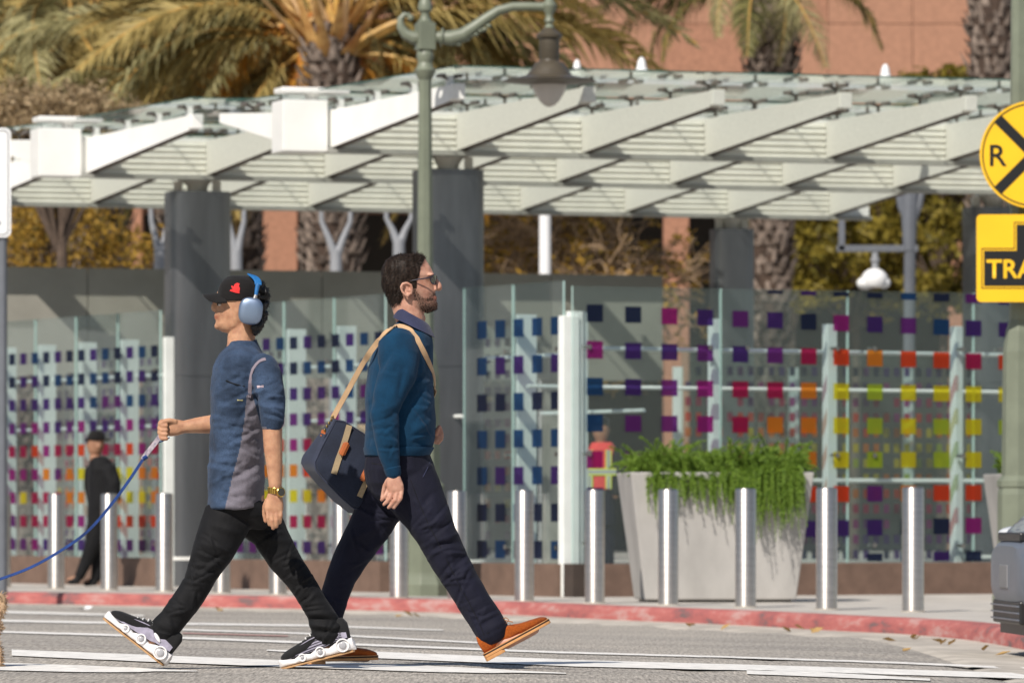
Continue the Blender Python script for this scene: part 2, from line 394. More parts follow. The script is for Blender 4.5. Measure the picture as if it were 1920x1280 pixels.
stripe([(22,1219.5,1228.5),(280,1229.5,1240),(540,1240,1250),(800,1250,1259),(1061,1262.5,1264)])
stripe([(500,1218.5,1220.5),(700,1223,1233),(1080,1239,1249),(1500,1250.5,1258.5),(2000,1266,1274)])
stripe([(1400,1257,1263),(1560,1263,1269),(1744,1273,1277)])
stripe([(0,1183.5,1187),(180,1188,1192),(655,1206.5,1210.5),(1048,1222,1225.5),(1360,1231,1234),(1670,1241,1244.5),(2000,1255,1259)])
stripe([(342,1179.5,1182.5),(570,1186.5,1189.5),(896,1204,1207)])
stripe([(0,1162,1166),(180,1165.5,1169.5),(586,1171.5,1175),(831,1181,1183)])
stripe([(-60,1144,1148),(120,1148.5,1152.5),(270,1153.5,1156)])
stripe([(342,1186.5,1188.5),(540,1192,1194)], m_pink)
# ================================================================ building behind
UP = Vector((0,0,1))
m_stone = mat('terracotta_granite', (.345,.175,.108), .75, vs=9, var=.12, bump=.15, bs=50)
m_stone2 = mat('terracotta_granite_rough', (.33,.162,.10), .85, vs=14, var=.2, bump=.3, bs=40)
m_joint = mat('dark_joint', (.27,.145,.1), .9)
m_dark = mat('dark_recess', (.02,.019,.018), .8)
BD = 104.0
bld = empty('office_building', (0, BD, 0), 'terracotta stone clad office building filling the background above the canopy', 'building')
mb = MB(); mb.box((0, BD+4, 11.9), (60, 7.8, 10.6)); wall = mb.build('wall', m_joint, bld)
pw, ph = 1.55, 1.02
pb = None
for j in range(7):
    for i in range(-10, 11):
        z = 6.62+ph*j+ph/2; x = i*pw+(.35)
        if z > 14: continue
        o_m = m_stone2 if (i*7+j*3) % 5 == 0 else m_stone
        mb = MB(); mb.box((x, BD+.08-.012*((i*5+j) % 3), z), (pw-.012, .12, ph-.012)); mb.build('panel', o_m, wall)
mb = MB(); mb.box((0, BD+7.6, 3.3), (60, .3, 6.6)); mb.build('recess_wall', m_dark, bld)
for px, w in ((242, .46), (525, .62), (1268, .46), (1800, .5), (905, .2)):
    p = P(px, 500, BD)
    if w < .3: continue
    pl = MB(); pl.box((p.x, BD+.3, 3.29), (w, .6, 6.6)); pl.build('pillar', m_stone2, bld)
# ================================================================ platform canopy: three spines with tapered fins and a glass roof
m_paint = mat('canopy_white_paint', (.82,.82,.79), .5, vs=3, var=.04)
m_louv = mat('canopy_louvre_paint', (.80,.79,.72), .55, vs=5, var=.06)
m_finp = mat('canopy_fin_perforated', (.68,.67,.61), .55, vs=60, var=.10, stretch=(1,1,1))
m_steel = mat('fitting_steel', (.16,.14,.12), .35, metal=.9, var=.2)
m_rail = mat('canopy_rail', (.34,.34,.31), .5, vs=4)
g_roof = glassmat('roof_glass', (.94,.965,.95), (.72,.80,.76), .10, .03)
m_under = mat('fin_soffit_shade_brown', (.10,.075,.062), .8)  # dark brown stands for the shaded open channel under each fin
m_edge = mat('glass_edge_green', (.03,.09,.075), .2)
e = Vector((.954, .30, 0)); g = Vector((.485, -.875, 0)); pe = Vector((.30, -.954, 0))      # along the spine, along a fin, square to the spine
ZB = CZ+3.30
spider_src = None; fin_src = {}
def spider(parent, p):
    global spider_src
    if spider_src is None:
        mb = MB(); mb.tube([p, p+UP*.075], .016, 6)
        for s_ in (-1, 1):
            for r_ in (-1, 1):
                q = p+e*.075*s_+g*.03*r_+UP*.085; mb.tube([p+UP*.06, q], .011, 5); mb.lathe(q-UP*.012, [(.028,0),(.032,.012),(.028,.03),(.01,.034)], 8)
        spider_src = mb.build('spider_clamp', m_steel, parent, org=p); return
    inst(spider_src, p, parent)
def fin(parent, root, L, z0a, z1a, z0b, z1b, d, m, th=.1):
    a = root; b_ = root+d*L; t = e*th/2
    mb = MB(); S = lambda p, z, s_: Vector((p.x, p.y, z))+t*s_
    mb.hexa([S(a,z0a,-1), S(a,z0a,1), S(b_,z0b,1), S(b_,z0b,-1), S(a,z1a,-1), S(a,z1a,1), S(b_,z1b,1), S(b_,z1b,-1)])
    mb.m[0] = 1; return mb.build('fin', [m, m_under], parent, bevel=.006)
def canopy(X0, Y0, t_end, first, nf, label, nrear=True):
    base = Vector((X0, Y0, 0))
    c = empty('canopy', base, label, 'canopy', 'station canopies')
    at = lambda t, off=0, z=0: base+e*t+pe*off+UP*z
    # spine box and its white end block
    mb = MB(); A = [at(.4,-.16,ZB+.03), at(t_end,-.16,ZB+.03), at(t_end,.13,ZB+.03), at(.4,.13,ZB+.03)]
    mb.hexa(A+[p+UP*.36 for p in A]); mb.build('spine', m_paint, c)
    mb = MB(); A = [at(0,-.2,ZB-.005), at(.42,-.2,ZB-.005), at(.42,.2,ZB-.005), at(0,.2,ZB-.005)]
    mb.hexa(A+[p+UP*.465 for p in A]); mb.build('end_block', m_paint, c, bevel=.008)
    mb = MB(); A = [at(.421,.05,ZB-.012), at(t_end,.05,ZB-.012), at(t_end,.215,ZB-.012), at(.421,.215,ZB-.012)]
    mb.hexa(A+[p+UP*.04 for p in A]); mb.build('bottom_rail', m_rail, c)
    # flat white light plate above the end
    mb = MB(); q = at(.34,-.05,ZB+.53); mb.box(q+UP*.03, (.64,.3,.05), (e, pe, UP)); mb.lathe(q-UP*.07, [(.07,0),(.05,.04),(.09,.08)], 10); mb.build('light_plate', m_paint, c, bevel=.012)
    zf = lambda s_: 4.42+.06*s_                     # glass height along the fin (metres out)
    for k in range(nf):
        t = first+1.2*k
        r = at(t, .13)
        white = m_paint if k == 0 else m_finp
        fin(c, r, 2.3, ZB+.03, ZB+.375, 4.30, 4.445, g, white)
        tip = r+g*2.34; mb = MB(); mb.box(Vector((tip.x, tip.y, 4.385)), (.115, .075, .14), (e, g, UP)); mb.build('fin_tip', white, c, bevel=.008)
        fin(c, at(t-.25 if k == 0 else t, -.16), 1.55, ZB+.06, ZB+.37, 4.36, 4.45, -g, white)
        for s_ in (.12, .83, 1.53, 2.2):
            p = r+g*s_; ztop = ZB+.375+(4.445-ZB-.375)*s_/2.3
            spider(c, Vector((p.x, p.y, ztop)))
            if k == 0:
                mb = MB(); q = p-e*.0; mb.box(Vector((q.x, q.y, ztop+.045)), (.05,.05,.09), (e, g, UP)); mb.build('clamp_post', m_paint, c)
        for s_ in (.25, .95):
            if k: continue
            p = at(t-.25 if k == 0 else t, -.16)-g*s_; spider(c, Vector((p.x, p.y, ZB+.38+.04*s_)))
        # corrugated cladding in the bay to the right of this fin
        if k < nf-1:
            rows = []; n = 36
            for j in range(n+1):
                z = ZB+.036+.325*j/n; off = .145+.019*math.sin(j/n*2*PI*5.5+PI/2)
                if j/n > .9: off = .135
                rows.append([at(t+.052, off, z), at(t+1.148, off, z)])
            rows.append([at(t+.052, .1, ZB+.36), at(t+1.148, .1, ZB+.36)])
            mb = MB(); mb.sheet(rows); o = mb.build('louvre_panel', m_louv, c, smooth=True)
        # roof panes, front and rear of the spine
        for (s0, s1, sg) in ((.02, 2.62, 1), (.02, 1.75, -1)):
            mb = MB(); w0, w1 = t-.595, t+.595
            if k == 0: w0 = t-.16
            zt = .012
            zz = (4.545, 4.58) if sg > 0 else (4.545, 4.565)
            q = [at(w0, .13*sg, 0)+g*s0*sg, at(w1, .13*sg, 0)+g*s0*sg, at(w1, .13*sg, 0)+g*s1*sg, at(w0, .13*sg, 0)+g*s1*sg]
            hh = [zz[0], zz[0], zz[1], zz[1]]
            bot = [Vector((p.x, p.y, h)) for p, h in zip(q, hh)]
            if sg > 0: bot = bot[::-1]; 
            mb.hexa(bot+[p+UP*zt for p in bot], 0); mb.m[-6:] = [0, 0, 1, 1, 1, 1]
            mb.build('roof_pane', [g_roof, m_edge], c)
    return c
s1 = P(520, 285, 51.6); s2 = P(65, 331, 55.35); s3 = P(-160, 382, 60.2)
canopy(s1.x, 51.6, 8.6, .5, 8, 'nearest glass roofed canopy with white block end right of the capped man\'s head')
canopy(s2.x, 55.35, 11.5, .53, 10, 'middle glass roofed canopy with white block end at far left')
canopy(s3.x, 60.2, 10.75, .72, 9, 'farthest glass roofed canopy, lowest row of fins in view')
# stainless columns carrying the spines
m_col = mat('brushed_stainless_column', (.165,.17,.18), .36, metal=.8, vs=5, var=.14, stretch=(1.5,1.5,.2), aniso=.3)  # vertical tone bands painted in for reflection streaks on the steel
def column(px, d, ztop, r, label):
    p = P(px, 500, d); base = Vector((p.x, d, 0))
    c = empty('canopy_column', base, label, 'column', 'stainless canopy columns')
    mb = MB(); secs = []
    mb.loft([(base+UP*z_, e*r_, pe*r_*.8, 4.5) for r_, z_ in [(r,.0),(r,.28),(r-.008,.282),(r-.008,.29),(r,.292),(r,2.05),(r-.006,2.052),(r-.006,2.058),(r,2.06),(r,ztop),(r-.03,ztop+.001),(r-.03,ztop-.04)]], 64); mb.build('shaft', m_col, c, smooth=True)
    mb = MB(); mb.loft([(base+UP*z_, e*r_, pe*r_*.8, 4.5) for r_, z_ in [(r+.012,.26),(r+.014,.29),(r+.002,.291)]], 64); mb.build('base_ring', m_paint, c, smooth=True)
    mb = MB()
    mb.lathe(base, [(.1,ztop-.05),(.1,ztop+.05),(.17,ztop+.16),(.2,ZB-.012)], 20); mb.build('capital', m_louv, c, smooth=True)
    for s_ in (-1, 1):
        mb = MB(); mb.box(base+Vector((s_*(r*.62), 0, (ztop+ZB)/2-.008)), (.08, .16, ZB-ztop-.012)); mb.build('bracket', m_louv, c)
column(840, 52.25, 3.86, .305, 'tall stainless column behind the green lamp post')
column(370, 55.95, 3.87, .305, 'tall stainless column behind the man in the black cap')
column(1372, 63.0, 3.86, .225, 'tall stainless column above the fern planter')
column(1862, 58.6, 3.86, .29, 'stainless column behind the yellow rail crossing signs')
# ================================================================ grey fascia behind the glass
m_fas = mat('grey_fascia', (.27,.26,.225), .6, vs=2, var=.1)
m_fas2 = mat('fascia_back', (.1,.1,.095), .7)
fa = P(-60, 500, 60.9); f0 = Vector((fa.x, 60.9, 0))
fs = empty('station_fascia', f0, 'long grey metal fascia behind the glass walls under the canopies', 'fascia')
mb = MB(); A = [f0+e*0-pe*.3, f0+e*7.85-pe*.3, f0+e*7.85-pe*.02, f0-pe*.02]; mb.hexa([p+UP*2.2 for p in A]+[p+UP*3.3 for p in A]); mb.build('core', m_fas2, fs)
for k in range(6):
    a = f0+e*(1.31*k); b_ = f0+e*(1.31*k+1.3)
    mb = MB(); A = [a, b_, b_+pe*.03, a+pe*.03]; mb.hexa([p+UP*2.19 for p in A]+[p+UP*3.36 for p in A]); mb.build('panel', m_fas, fs)
for k in (0.4, 3.4, 6.6):
    mb = MB(); mb.box(f0+e*k-pe*.15+UP*1.1, (.18,.18,2.2), (e, pe, UP)); mb.build('post', m_fas, fs)
# ================================================================ glass walls with coloured film squares
g_wall = glassmat('wall_glass', (.88,.925,.925), (.58,.68,.70), .045, .015)
g_wall2 = glassmat('inner_glass', (.88,.925,.92), (.45,.55,.54), .05, .015)
m_gedge = mat('wall_glass_edge', (.45,.62,.58), .25, var=.05)
m_base = mat('brown_stone_base', (.155,.098,.072), .75, vs=7, var=.15, bump=.2, bs=60)
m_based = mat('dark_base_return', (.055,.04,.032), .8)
m_post = mat('pale_steel_post', (.80,.83,.80), .45, vs=4, var=.06)
m_clamp = mat('polished_clamp', (.38,.36,.34), .25, metal=1)
PAL = {'n': (.012,.02,.06), 'b': (.01,.055,.16), 'v': (.055,.018,.15), 'p': (.13,.018,.17), 'm': (.27,.012,.17), 'c': (.36,.008,.07),
       'r': (.62,.055,.012), 'o': (.66,.2,.015), 'y': (.62,.52,.015), 'g': (.36,.46,.03), 'k': (.03,.02,.03)}
FM = {k: filmmat('film_'+k, c, .34) for k, c in PAL.items()}
SQ = {}
def square(parent, c, ux, w, h, key, nrm):
    k = (key, round(w, 3), round(h, 3), round(ux.x, 2))
    if k not in SQ:
        mb = MB(); mb.add([c-ux*w/2-UP*h/2, c+ux*w/2-UP*h/2, c+ux*w/2+UP*h/2, c-ux*w/2+UP*h/2], [(0,1,2,3)])
        SQ[k] = mb.build('film_square', FM[key], parent, org=c); return SQ[k]
    return inst(SQ[k], c, parent)
CL = {}
def clamp(parent, p, n_):
    k = (round(n_.x, 2),)
    if k not in CL:
        mb = MB(); mb.tube([p-n_*.05, p+n_*.018], .012, 8); mb.tube([p+n_*.01, p+n_*.02], .022, 10); mb.box(p-n_*.055, (.05,.05,.03))
        CL[k] = mb.build('clamp', m_clamp, parent, org=p, smooth=True); return
    inst(CL[k], p, parent)
def hterp(pts, x):
    for (x0, y0), (x1, y1) in zip(pts[:-1], pts[1:]):
        if x <= x1: return y0+(y1-y0)*(x-x0)/(x1-x0)
    return pts[-1][1]
# ---- the wall facing the street on the right
u = Vector((-.485, .875, 0)); v = Vector((.875, .485, 0)); nv = Vector((.485, -.875, 0))       # along the kerb, into the plaza
C0 = P(1073, 1000, 48.5); C0 = Vector((C0.x, 48.5, 0))
def on_plane(px, py, o, dr):
    """point of the vertical plane through o along dr that is seen at px,py"""
    k = (px-960)/F; t = (k*o.y-o.x)/(dr.x-k*dr.y); q = o+dr*t; return P(px, py, q.y)
gw = empty('glass_wall', C0, 'street facing glass wall with coloured squares behind the fern planter', 'glass wall')
topR = [(1073,536),(1352,541),(1590,545),(1826,549),(2130,554)]
edges = [1073, 1352, 1590, 1826, 2060]
panes = []
for a, b_ in zip(edges[:-1], edges[1:]):
    q0 = on_plane(a+1, 1050.5, C0, v); q1 = on_plane(b_-1, 1054, C0, v); t0 = on_plane(a+1, hterp(topR, a), C0, v); t1 = on_plane(b_-1, hterp(topR, b_), C0, v)
    q0.z = q1.z = .285
    mb = MB(); th = -nv*.019; mb.hexa([q0, q1, q1+th, q0+th, t0, t1, t1+th, t0+th]); mb.m[:] = [1,1,0,1,0,1]
    panes.append(mb.build('pane', [g_wall, m_gedge], gw))
    for yy in (650, 850, 1018):
        for xx in (a+48, b_-22) if a > 1073 else (a+30, b_-22):
            clamp(gw, on_plane(xx, yy+(xx-1073)*.006, C0, v)+nv*.002, nv)
q0 = on_plane(1095, 1110, C0, v); q1 = on_plane(2060, 1120, C0, v); q0.z = q1.z = -.05
mb = MB(); A = [q0+nv*.06, q1+nv*.06, q1-nv*.25, q0-nv*.25]; mb.hexa(A+[Vector((p.x, p.y, .28)) for p in A]); mb.build('stone_base', m_base, gw, bevel=.006)
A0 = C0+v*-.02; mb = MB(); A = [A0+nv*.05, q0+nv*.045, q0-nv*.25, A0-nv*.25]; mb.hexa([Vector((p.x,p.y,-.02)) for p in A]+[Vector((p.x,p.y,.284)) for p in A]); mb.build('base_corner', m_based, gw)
# film: columns measured on the photograph, rows 0..8 of colours
ROWY = {1115: [587,657,725,793,861,929,997], 1640: [548,608,672,736,800,863,927,991,1048]}
cols = [(1115,'nmbbmvn'),(1187,'nvvppvn'),(1255,'mvppmvn'),(1322,'vpmmcvv'),(1388,'vpvcccmvn'),(1453,'nvpcoocmn'),(1516,'vncooorvn'),(1577,'nmryyyrvv'),(1640,'nvogggpvn'),(1703,'bpryyyonb'),(1765,'nbryggrnv'),(1825,'pvcyyyrmn'),(1887,'vvryggrmn'),(1950,'bvryyorvn'),(2010,'nproyypnb')]
for x, cs in cols:
    f_ = (x-1115)/(1640-1115); pit = 68.6-5.2*min(f_, 1.6); y0 = 587+21*min(f_, 1.7)
    for r_, ch in enumerate(cs if len(cs) == 9 else ' '+cs+'n'):
        yc = y0+pit*(r_-1)
        if ch == ' ' or yc > 1052: continue
        hh = pit*.465
        ya, yb = max(yc-hh/2, hterp(topR, x)+2), min(yc+hh/2, 1051)
        if yb-ya < 4: continue
        p = on_plane(x, (ya+yb)/2, C0, v); k_ = p.y/F
        square(panes[max(i for i in range(4) if edges[i] <= x)], p+nv*.003, v, round(33*k_/.875*.93, 2), round((yb-ya)*k_, 2), ch, nv)
# posts and rails just inside the wall
def post(parent, px, y0, y1, off, w, dr, o, name='post', m=None, dp=.09):
    a = on_plane(px, y0, o, dr); n_ = Vector((-dr.y, dr.x, 0));  n_ = n_ if n_.y > 0 else -n_
    a = Vector((a.x, a.y, 0))+n_*off; z1 = CZ-(y0-HY)*a.y/F
    mb = MB(); mb.box(Vector((a.x, a.y, z1/2)), (w, dp, z1), (dr, n_, UP)); return mb.build(name, m or m_post, parent, bevel=.006)
for x, y0, w in ((1084,592,.16),(1356,598,.07),(1574,608,.1),(1812,612,.085),(2040,616,.09)): post(gw, x, y0, 0, .16, w, v, C0)
def bar(parent, pts, r, name='rail', m=None):
    mb = MB(); mb.tube(pts, r, 8); return mb.build(name, m or m_post, parent, smooth=True)
for yy, off, r_ in ((655, .2, .018), (722, .9, .016)):
    a = on_plane(1085, yy, C0, v); b_ = on_plane(2050, yy+8, C0, v); a.z = b_.z = (a.z+b_.z)/2; bar(gw, [a-nv*off, b_-nv*off], r_)
# ---- the wall along the kerb: from the corner away to the left
SEG = [((300,-150), 'glass wall of small coloured squares behind the man in black at far left'), ((722,440), 'glass wall of coloured squares between the two large stainless columns'), ((1056,868), 'short angled glass wall of blue squares right of the walking man')]
def ytop_left(px):
    q = on_plane(px, 500, C0, u); return HY-(2.70-CZ)*F/q.y
rng = random.Random(3)
WARM = {'y': 'c', 'g': 'r', 'o': 'm', 'r': 'p'}
art = ['nvbnvbnvbnvn','bvnvbvnbvnvb','nbvnbvnvbnvb','vnbvnvbvnvbv','vbvpvbvvpvbv','vpvvpvpvvpvp','pvmpvpmpvpmp','mpcmpmcmpcmp','cmrccmrccmrc','rcorrcoorcrr','oroyroyoroyo','yoyoyyoyyoyo','oyyoyyoyoyyo','yorroyrooyor','rccrcrmcrcrc','mcpmcmpmcmpm','pvmpvpvpmvpv','vbvpvbvvbvpv','bvnvbvnbvnvb']
def left_wall(x1, x0, label):
    """from px x1 (near) away to px x0"""
    q1 = on_plane(x1, 1000, C0, u); q0 = on_plane(x0, 1000, C0, u); q1.z = q0.z = 0
    w = empty('glass_wall', q1, label, 'glass wall')
    Lw = (q0-q1).length; n = max(1, round(Lw/.98)); st = Lw/n; nn = Vector((-.875, -.485, 0))
    ps = []
    for i in range(n):
        a = q1+u*(st*i+.006); b_ = q1+u*(st*(i+1)-.006)
        mb = MB(); A = [b_, a, a-nn*.019, b_-nn*.019]; mb.hexa([p+UP*.285 for p in A]+[p+UP*2.70 for p in A]); mb.m[:] = [1,1,0,1,0,1]
        ps.append(mb.build('pane', [g_wall, m_gedge], w))
        for zz in (.42, 1.22, 2.12): clamp(w, a+u*.09+UP*zz+nn*.002, nn)
        if i == 0 and x1 == 722: continue
        pp = a-nn*.16; mb = MB(); mb.box(pp+UP*1.22+nn*.02, (.05, .19, 2.44), (u, nn, UP)); mb.build('post', m_post, w, bevel=.005)
    mb = MB(); A = [q0+nn*.06, q1+nn*.06, q1-nn*.2, q0-nn*.2]; mb.hexa([p-UP*.05 for p in A]+[p+UP*.28 for p in A]); mb.build('stone_base', m_base, w, bevel=.006)
    bar(w, [q1-nn*.21+UP*2.08, q0-nn*.21+UP*2.08], .016); bar(w, [q1-nn*.8+UP*1.6, q0-nn*.8+UP*1.6], .016)
    return w, ps, q1, st, n, nn, Lw
wl = []
for (x1, x0), lab in SEG: wl.append(left_wall(x1, x0, lab))
for wi, (w, ps, q1, st, n, nn, Lw) in enumerate(wl):
    pitu, pitz = (.285, .238) if wi < 2 else (.33, .32)
    nz = int(2.3/pitz); k = 0; s_ = .12
    while s_ < Lw-.08:
        for r_ in range(nz):
            z = .40+pitz*r_
            if z > 2.66: continue
            if wi == 2: ch = 'nnvbnvbn'[r_ % 8] if (k+r_) % 3 else 'b'
            else: ch = art[min(18, int((nz-1-r_)/nz*18.9))][(k*5+r_*0+wi*3) % 12]
            if wi == 0 and s_ > 2.2 and rng.random() < .75: ch = WARM.get(ch, ch)
            if wi < 2 and ch == 'g': ch = 'y'
            square(ps[min(n-1, int(s_/st))], q1+u*s_+UP*z+nn*.004, u, .155 if wi < 2 else .18, .115 if wi < 2 else .155, ch, nn)
        k += 1; s_ += pitu
# ---- an inner glass screen with tiny squares, seen through the street wall
I0 = Vector((C0.x+1.2, 57.5, 0)); di = Vector((.954,.30,0))
iw = empty('glass_screen', I0, 'inner glass screen with tiny coloured squares beyond the street facing wall', 'glass screen')
mb = MB(); dots = MB()
for k in range(5):
    a = I0+di*1.25*k; b_ = a+di*1.235; n_ = Vector((-.3,.954,0)); A = [a, b_, b_+n_*.015, a+n_*.015]
    mb = MB(); mb.hexa([p+UP*.15 for p in A]+[p+UP*2.35 for p in A]); mb.build('pane', g_wall2, iw)
    mb = MB(); mb.box(a+n_*.12+UP*1.1, (.09,.06,2.2), (di, n_, UP)); mb.build('post', m_post, iw)
    for i in range(11):
        for j in range(13):
            c = a+di*(.07+.112*i)-n_*.004+UP*(.3+.155*j); h = .045; ww = .03
            if rng.random() < .06: continue
            key = 'nvpmcroygyorcmpvn'[min(16, max(0, int(j/13*16+rng.random()*2)))]
            dots.add([c-di*ww-UP*h, c+di*ww-UP*h, c+di*ww+UP*h, c-di*ww+UP*h], [(0,1,2,3)], 'nvpmcroyg'.index(key))
o = dots.build('film_squares', [FM[c] for c in 'nvpmcroyg'], iw); tag(o, kind='stuff')
bar(iw, [I0+UP*1.05-Vector((0,.3,0)), I0+di*6.2+UP*1.05-Vector((0,.3,0))], .02)

# ---- inner screens behind the two angled walls: denser, smaller squares
for wi in (0, 1):
    w, ps, q1, st, n, nn, Lw = wl[wi]; dots = MB(); off = q1-nn*1.7+u*.3; k = 0; s_ = .1
    mb = MB(); A_ = [off+u*Lw, off, off-nn*.015, off+u*Lw-nn*.015]; mb.hexa([p+UP*.2 for p in A_]+[p+UP*2.45 for p in A_]); mb.build('inner_pane', g_wall2, w)
    while s_ < Lw-.1:
        for r_ in range(14):
            c = off+u*s_+UP*(.36+.15*r_)+nn*.004; ch = art[min(18, int((13-r_)/14*18.9))][(k*7+r_) % 12]; ch = ch if ch in 'nvpmcroyg' else 'v'
            if rng.random() < .1: continue
            dots.add([c-u*.05-UP*.038, c+u*.05-UP*.038, c+u*.05+UP*.038, c-u*.05+UP*.038], [(0,1,2,3)], 'nvpmcroyg'.index(ch))
        k += 1; s_ += .19
    o = dots.build('inner_film_squares', [FM[c] for c in 'nvpmcroyg'], w); tag(o, kind='stuff')
# ================================================================ sunlit buildings down the street, out of the picture to the left: the angled glass mirrors them
for i, (bx, by, wx, hz_, col, lab) in enumerate(((-52, 92, 26, 9.5, (.36,.35,.33), 'grey two storey building down the street, seen only as a reflection'), (-78, 100, 22, 13, (.44,.43,.42), 'pale grey building down the street, seen only as a reflection'), (-36, 108, 12, 7, (.74,.73,.70), 'low white building beside the street, seen only as a reflection'))):
    bb = empty('building', (bx, by, 0), lab, 'building', 'buildings down the street'); mw = mat('render_wall_%d' % i, col, .85, vs=1.2, var=.08)
    mb = MB(); mb.box((bx, by, hz_/2), (wx, 10, hz_)); mb.build('wall', mw, bb)
    mb = MB(); mb.box((bx, by, hz_+.15), (wx+.4, 10.4, .3)); mb.build('roof', m_conc, bb)
    mwin = mat('far_window', (.04,.05,.06), .15)
    for r_ in range(int(hz_//3.2)):
        for k in range(int(wx//2.6)):
            mb = MB(); mb.box((bx-wx/2+1.5+k*2.6, by-5.0, 1.9+3.1*r_), (1.3,.12,1.5)); w_ = mb.build('window', mwin, bb)
# ================================================================ palms, trees and shrubs behind the station
L_ol = leafmat('frond_olive', (.17,.155,.06), (.50,.46,.24), .35)
L_dry = leafmat('frond_dry', (.25,.19,.06), (.56,.44,.17), .4)
L_or = leafmat('frond_dead_orange', (.50,.22,.03), (.80,.45,.08), .4)
L_gr = leafmat('frond_green', (.08,.085,.028), (.27,.25,.085), .3)
m_rach = mat('frond_rib', (.46,.27,.07), .5, vs=8, var=.25)
m_racho = mat('frond_rib_orange', (.5,.17,.04), .5, vs=8, var=.25)
m_bark = mat('palm_bark', (.13,.09,.07), .95, vs=9, var=.6, c2=(.36,.285,.235), bump=.5, bs=30)
m_barkd = mat('palm_bark_dark', (.055,.035,.025), .95, vs=10, var=.4)
def frond_mesh(name, L, droop, n, leaf, seed, tw=0.0, wid=.022, rm=m_rach, fm=L_ol, lift=.5):
    """a feather frond along +x: arching rib and two rows of narrow leaflets"""
    rg = random.Random(seed); mb = MB(); pts = []
    for i in range(15):
        t = i/14; pts.append(Vector((L*(t-.12*t*t*droop), math.sin(t*2.2+seed)*.06*L*tw, L*(lift*t-(.35+lift*.9)*droop*t*t))))
    mb.tube(pts, [.03*(1-.9*i/14)*L/3+.004 for i in range(15)], 5, 0)
    for i in range(n):
        t = .16+.83*i/n; f_ = t*14; a = int(min(13, f_)); p = pts[a].lerp(pts[a+1], f_-a); tg = (pts[a+1]-pts[a]).normalized()
        sd = tg.cross(UP).normalized(); up = sd.cross(tg)
        for s_ in (-1, 1):
            ll = leaf*(.35+1.1*math.sin(PI*min(1, t*.93+.1)))*rg.uniform(.75, 1.15)
            d = (tg*rg.uniform(.45,.9)+sd*s_*rg.uniform(.7,1.05)+up*rg.uniform(-.15,.5)).normalized()
            q1 = p+d*ll*.55+Vector((0,0,-.10*ll)); q2 = p+d*ll*.95+Vector((rg.uniform(-.05,.05),rg.uniform(-.05,.05),-rg.uniform(.3,.6)*ll))
            w = d.cross(up if abs(d.dot(up)) < .9 else tg).normalized()*wid
            if rg.random() < .5: w = (w+up*wid*.8)
            mb.add([p-w*.7, p+w*.7, q1+w, q1-w, q2], [(0,1,2,3),(3,2,4)], 1)
    me = mb.mesh(name); me.materials.append(rm); me.materials.append(fm); return me
FR = {}
for key, fm, rm, lift, dr in (('ol', L_ol, m_rach, .55, 1.0), ('dry', L_dry, m_rach, .35, 1.05), ('or', L_or, m_racho, .1, 1.1), ('gr', L_gr, m_rach, .6, .9)):
    FR[key] = [frond_mesh('frond_'+key, 3.2, dr*rnd, 96, .50, 10+i, .8, .0135, rm, fm, lift) for i, rnd in enumerate((.8, 1.0, 1.2))]
def bark_trunk(name, base, z1, r0, r1, parent, seed, step=.13, out=.09):
    """trunk clad in old leaf bases: rings of upward pointing scales"""
    rg = random.Random(seed); mb = MB(); mb.tube([base, Vector((base.x, base.y, z1))], [r0*.9, r1*.9], 14, 1)
    z = base.z+.02; k = 0
    while z < z1:
        t = (z-base.z)/(z1-base.z); r = r0+(r1-r0)*t; n = int(2*PI*r/.17)
        for i in range(n):
            a = 2*PI*(i+.5*(k % 2))/n+rg.uniform(-.08,.08); dr = Vector((math.cos(a), math.sin(a), 0)); sd = Vector((-dr.y, dr.x, 0))
            c = Vector((base.x, base.y, z))+dr*r*.88; o_ = out*rg.uniform(.2,1.7); h = step*rg.uniform(.8,1.9); w = .085*rg.uniform(.5,1.25)
            if rg.random() < .12: continue
            top = c+dr*o_+UP*h
            mb.add([c-sd*w, c+sd*w, c+dr*o_*.55-UP*.02+UP*h*.3, top-sd*w*.45, top+sd*w*.45, c+UP*h*.8], [(0,1,2),(0,2,3),(1,4,2),(2,4,3),(3,4,5)], 0)
        z += step; k += 1
    return mb.build('trunk', [m_bark, m_barkd], parent)
def palm(px, py, d, r0, r1, fronds, label, seed, top_extra=0, trunk_lean=0):
    """(px,py): where the crown sits; fronds: (azimuth deg, pitch deg, kind, scale[, roll])"""
    p = P(px, py, d); base = Vector((p.x+trunk_lean, d, -.1)); rg = random.Random(seed)
    t = empty('palm_tree', base, label, 'palm tree', 'palms behind the station')
    tr = bark_trunk('trunk', base, p.z+.1, r0, r1, t, seed)
    for i, fq in enumerate(fronds):
        az, pit, kind, s_ = fq[:4]
        me = FR[kind][(i+seed) % 3]; o = bpy.data.objects.new('frond', me); COL.objects.link(o); o.parent = t
        o.location = Vector((p.x, d, p.z))-base+Vector((math.cos(math.radians(az))*r1*.6, math.sin(math.radians(az))*r1*.6, rg.uniform(-.35,.25)))
        o.rotation_euler = (math.radians(fq[4] if len(fq) > 4 else rg.uniform(-25,25)), -math.radians(pit), math.radians(az)); o.scale = (s_, s_, s_); ORG[o.name] = p
    return t
def ring(n, kinds, p0, p1, s0, s1, seed, a0=0, a1=360):
    rg = random.Random(seed); return [(a0+(a1-a0)*i/n+rg.uniform(-14,14), rg.uniform(p0,p1), rg.choice(kinds), rg.uniform(s0,s1)) for i in range(n)]
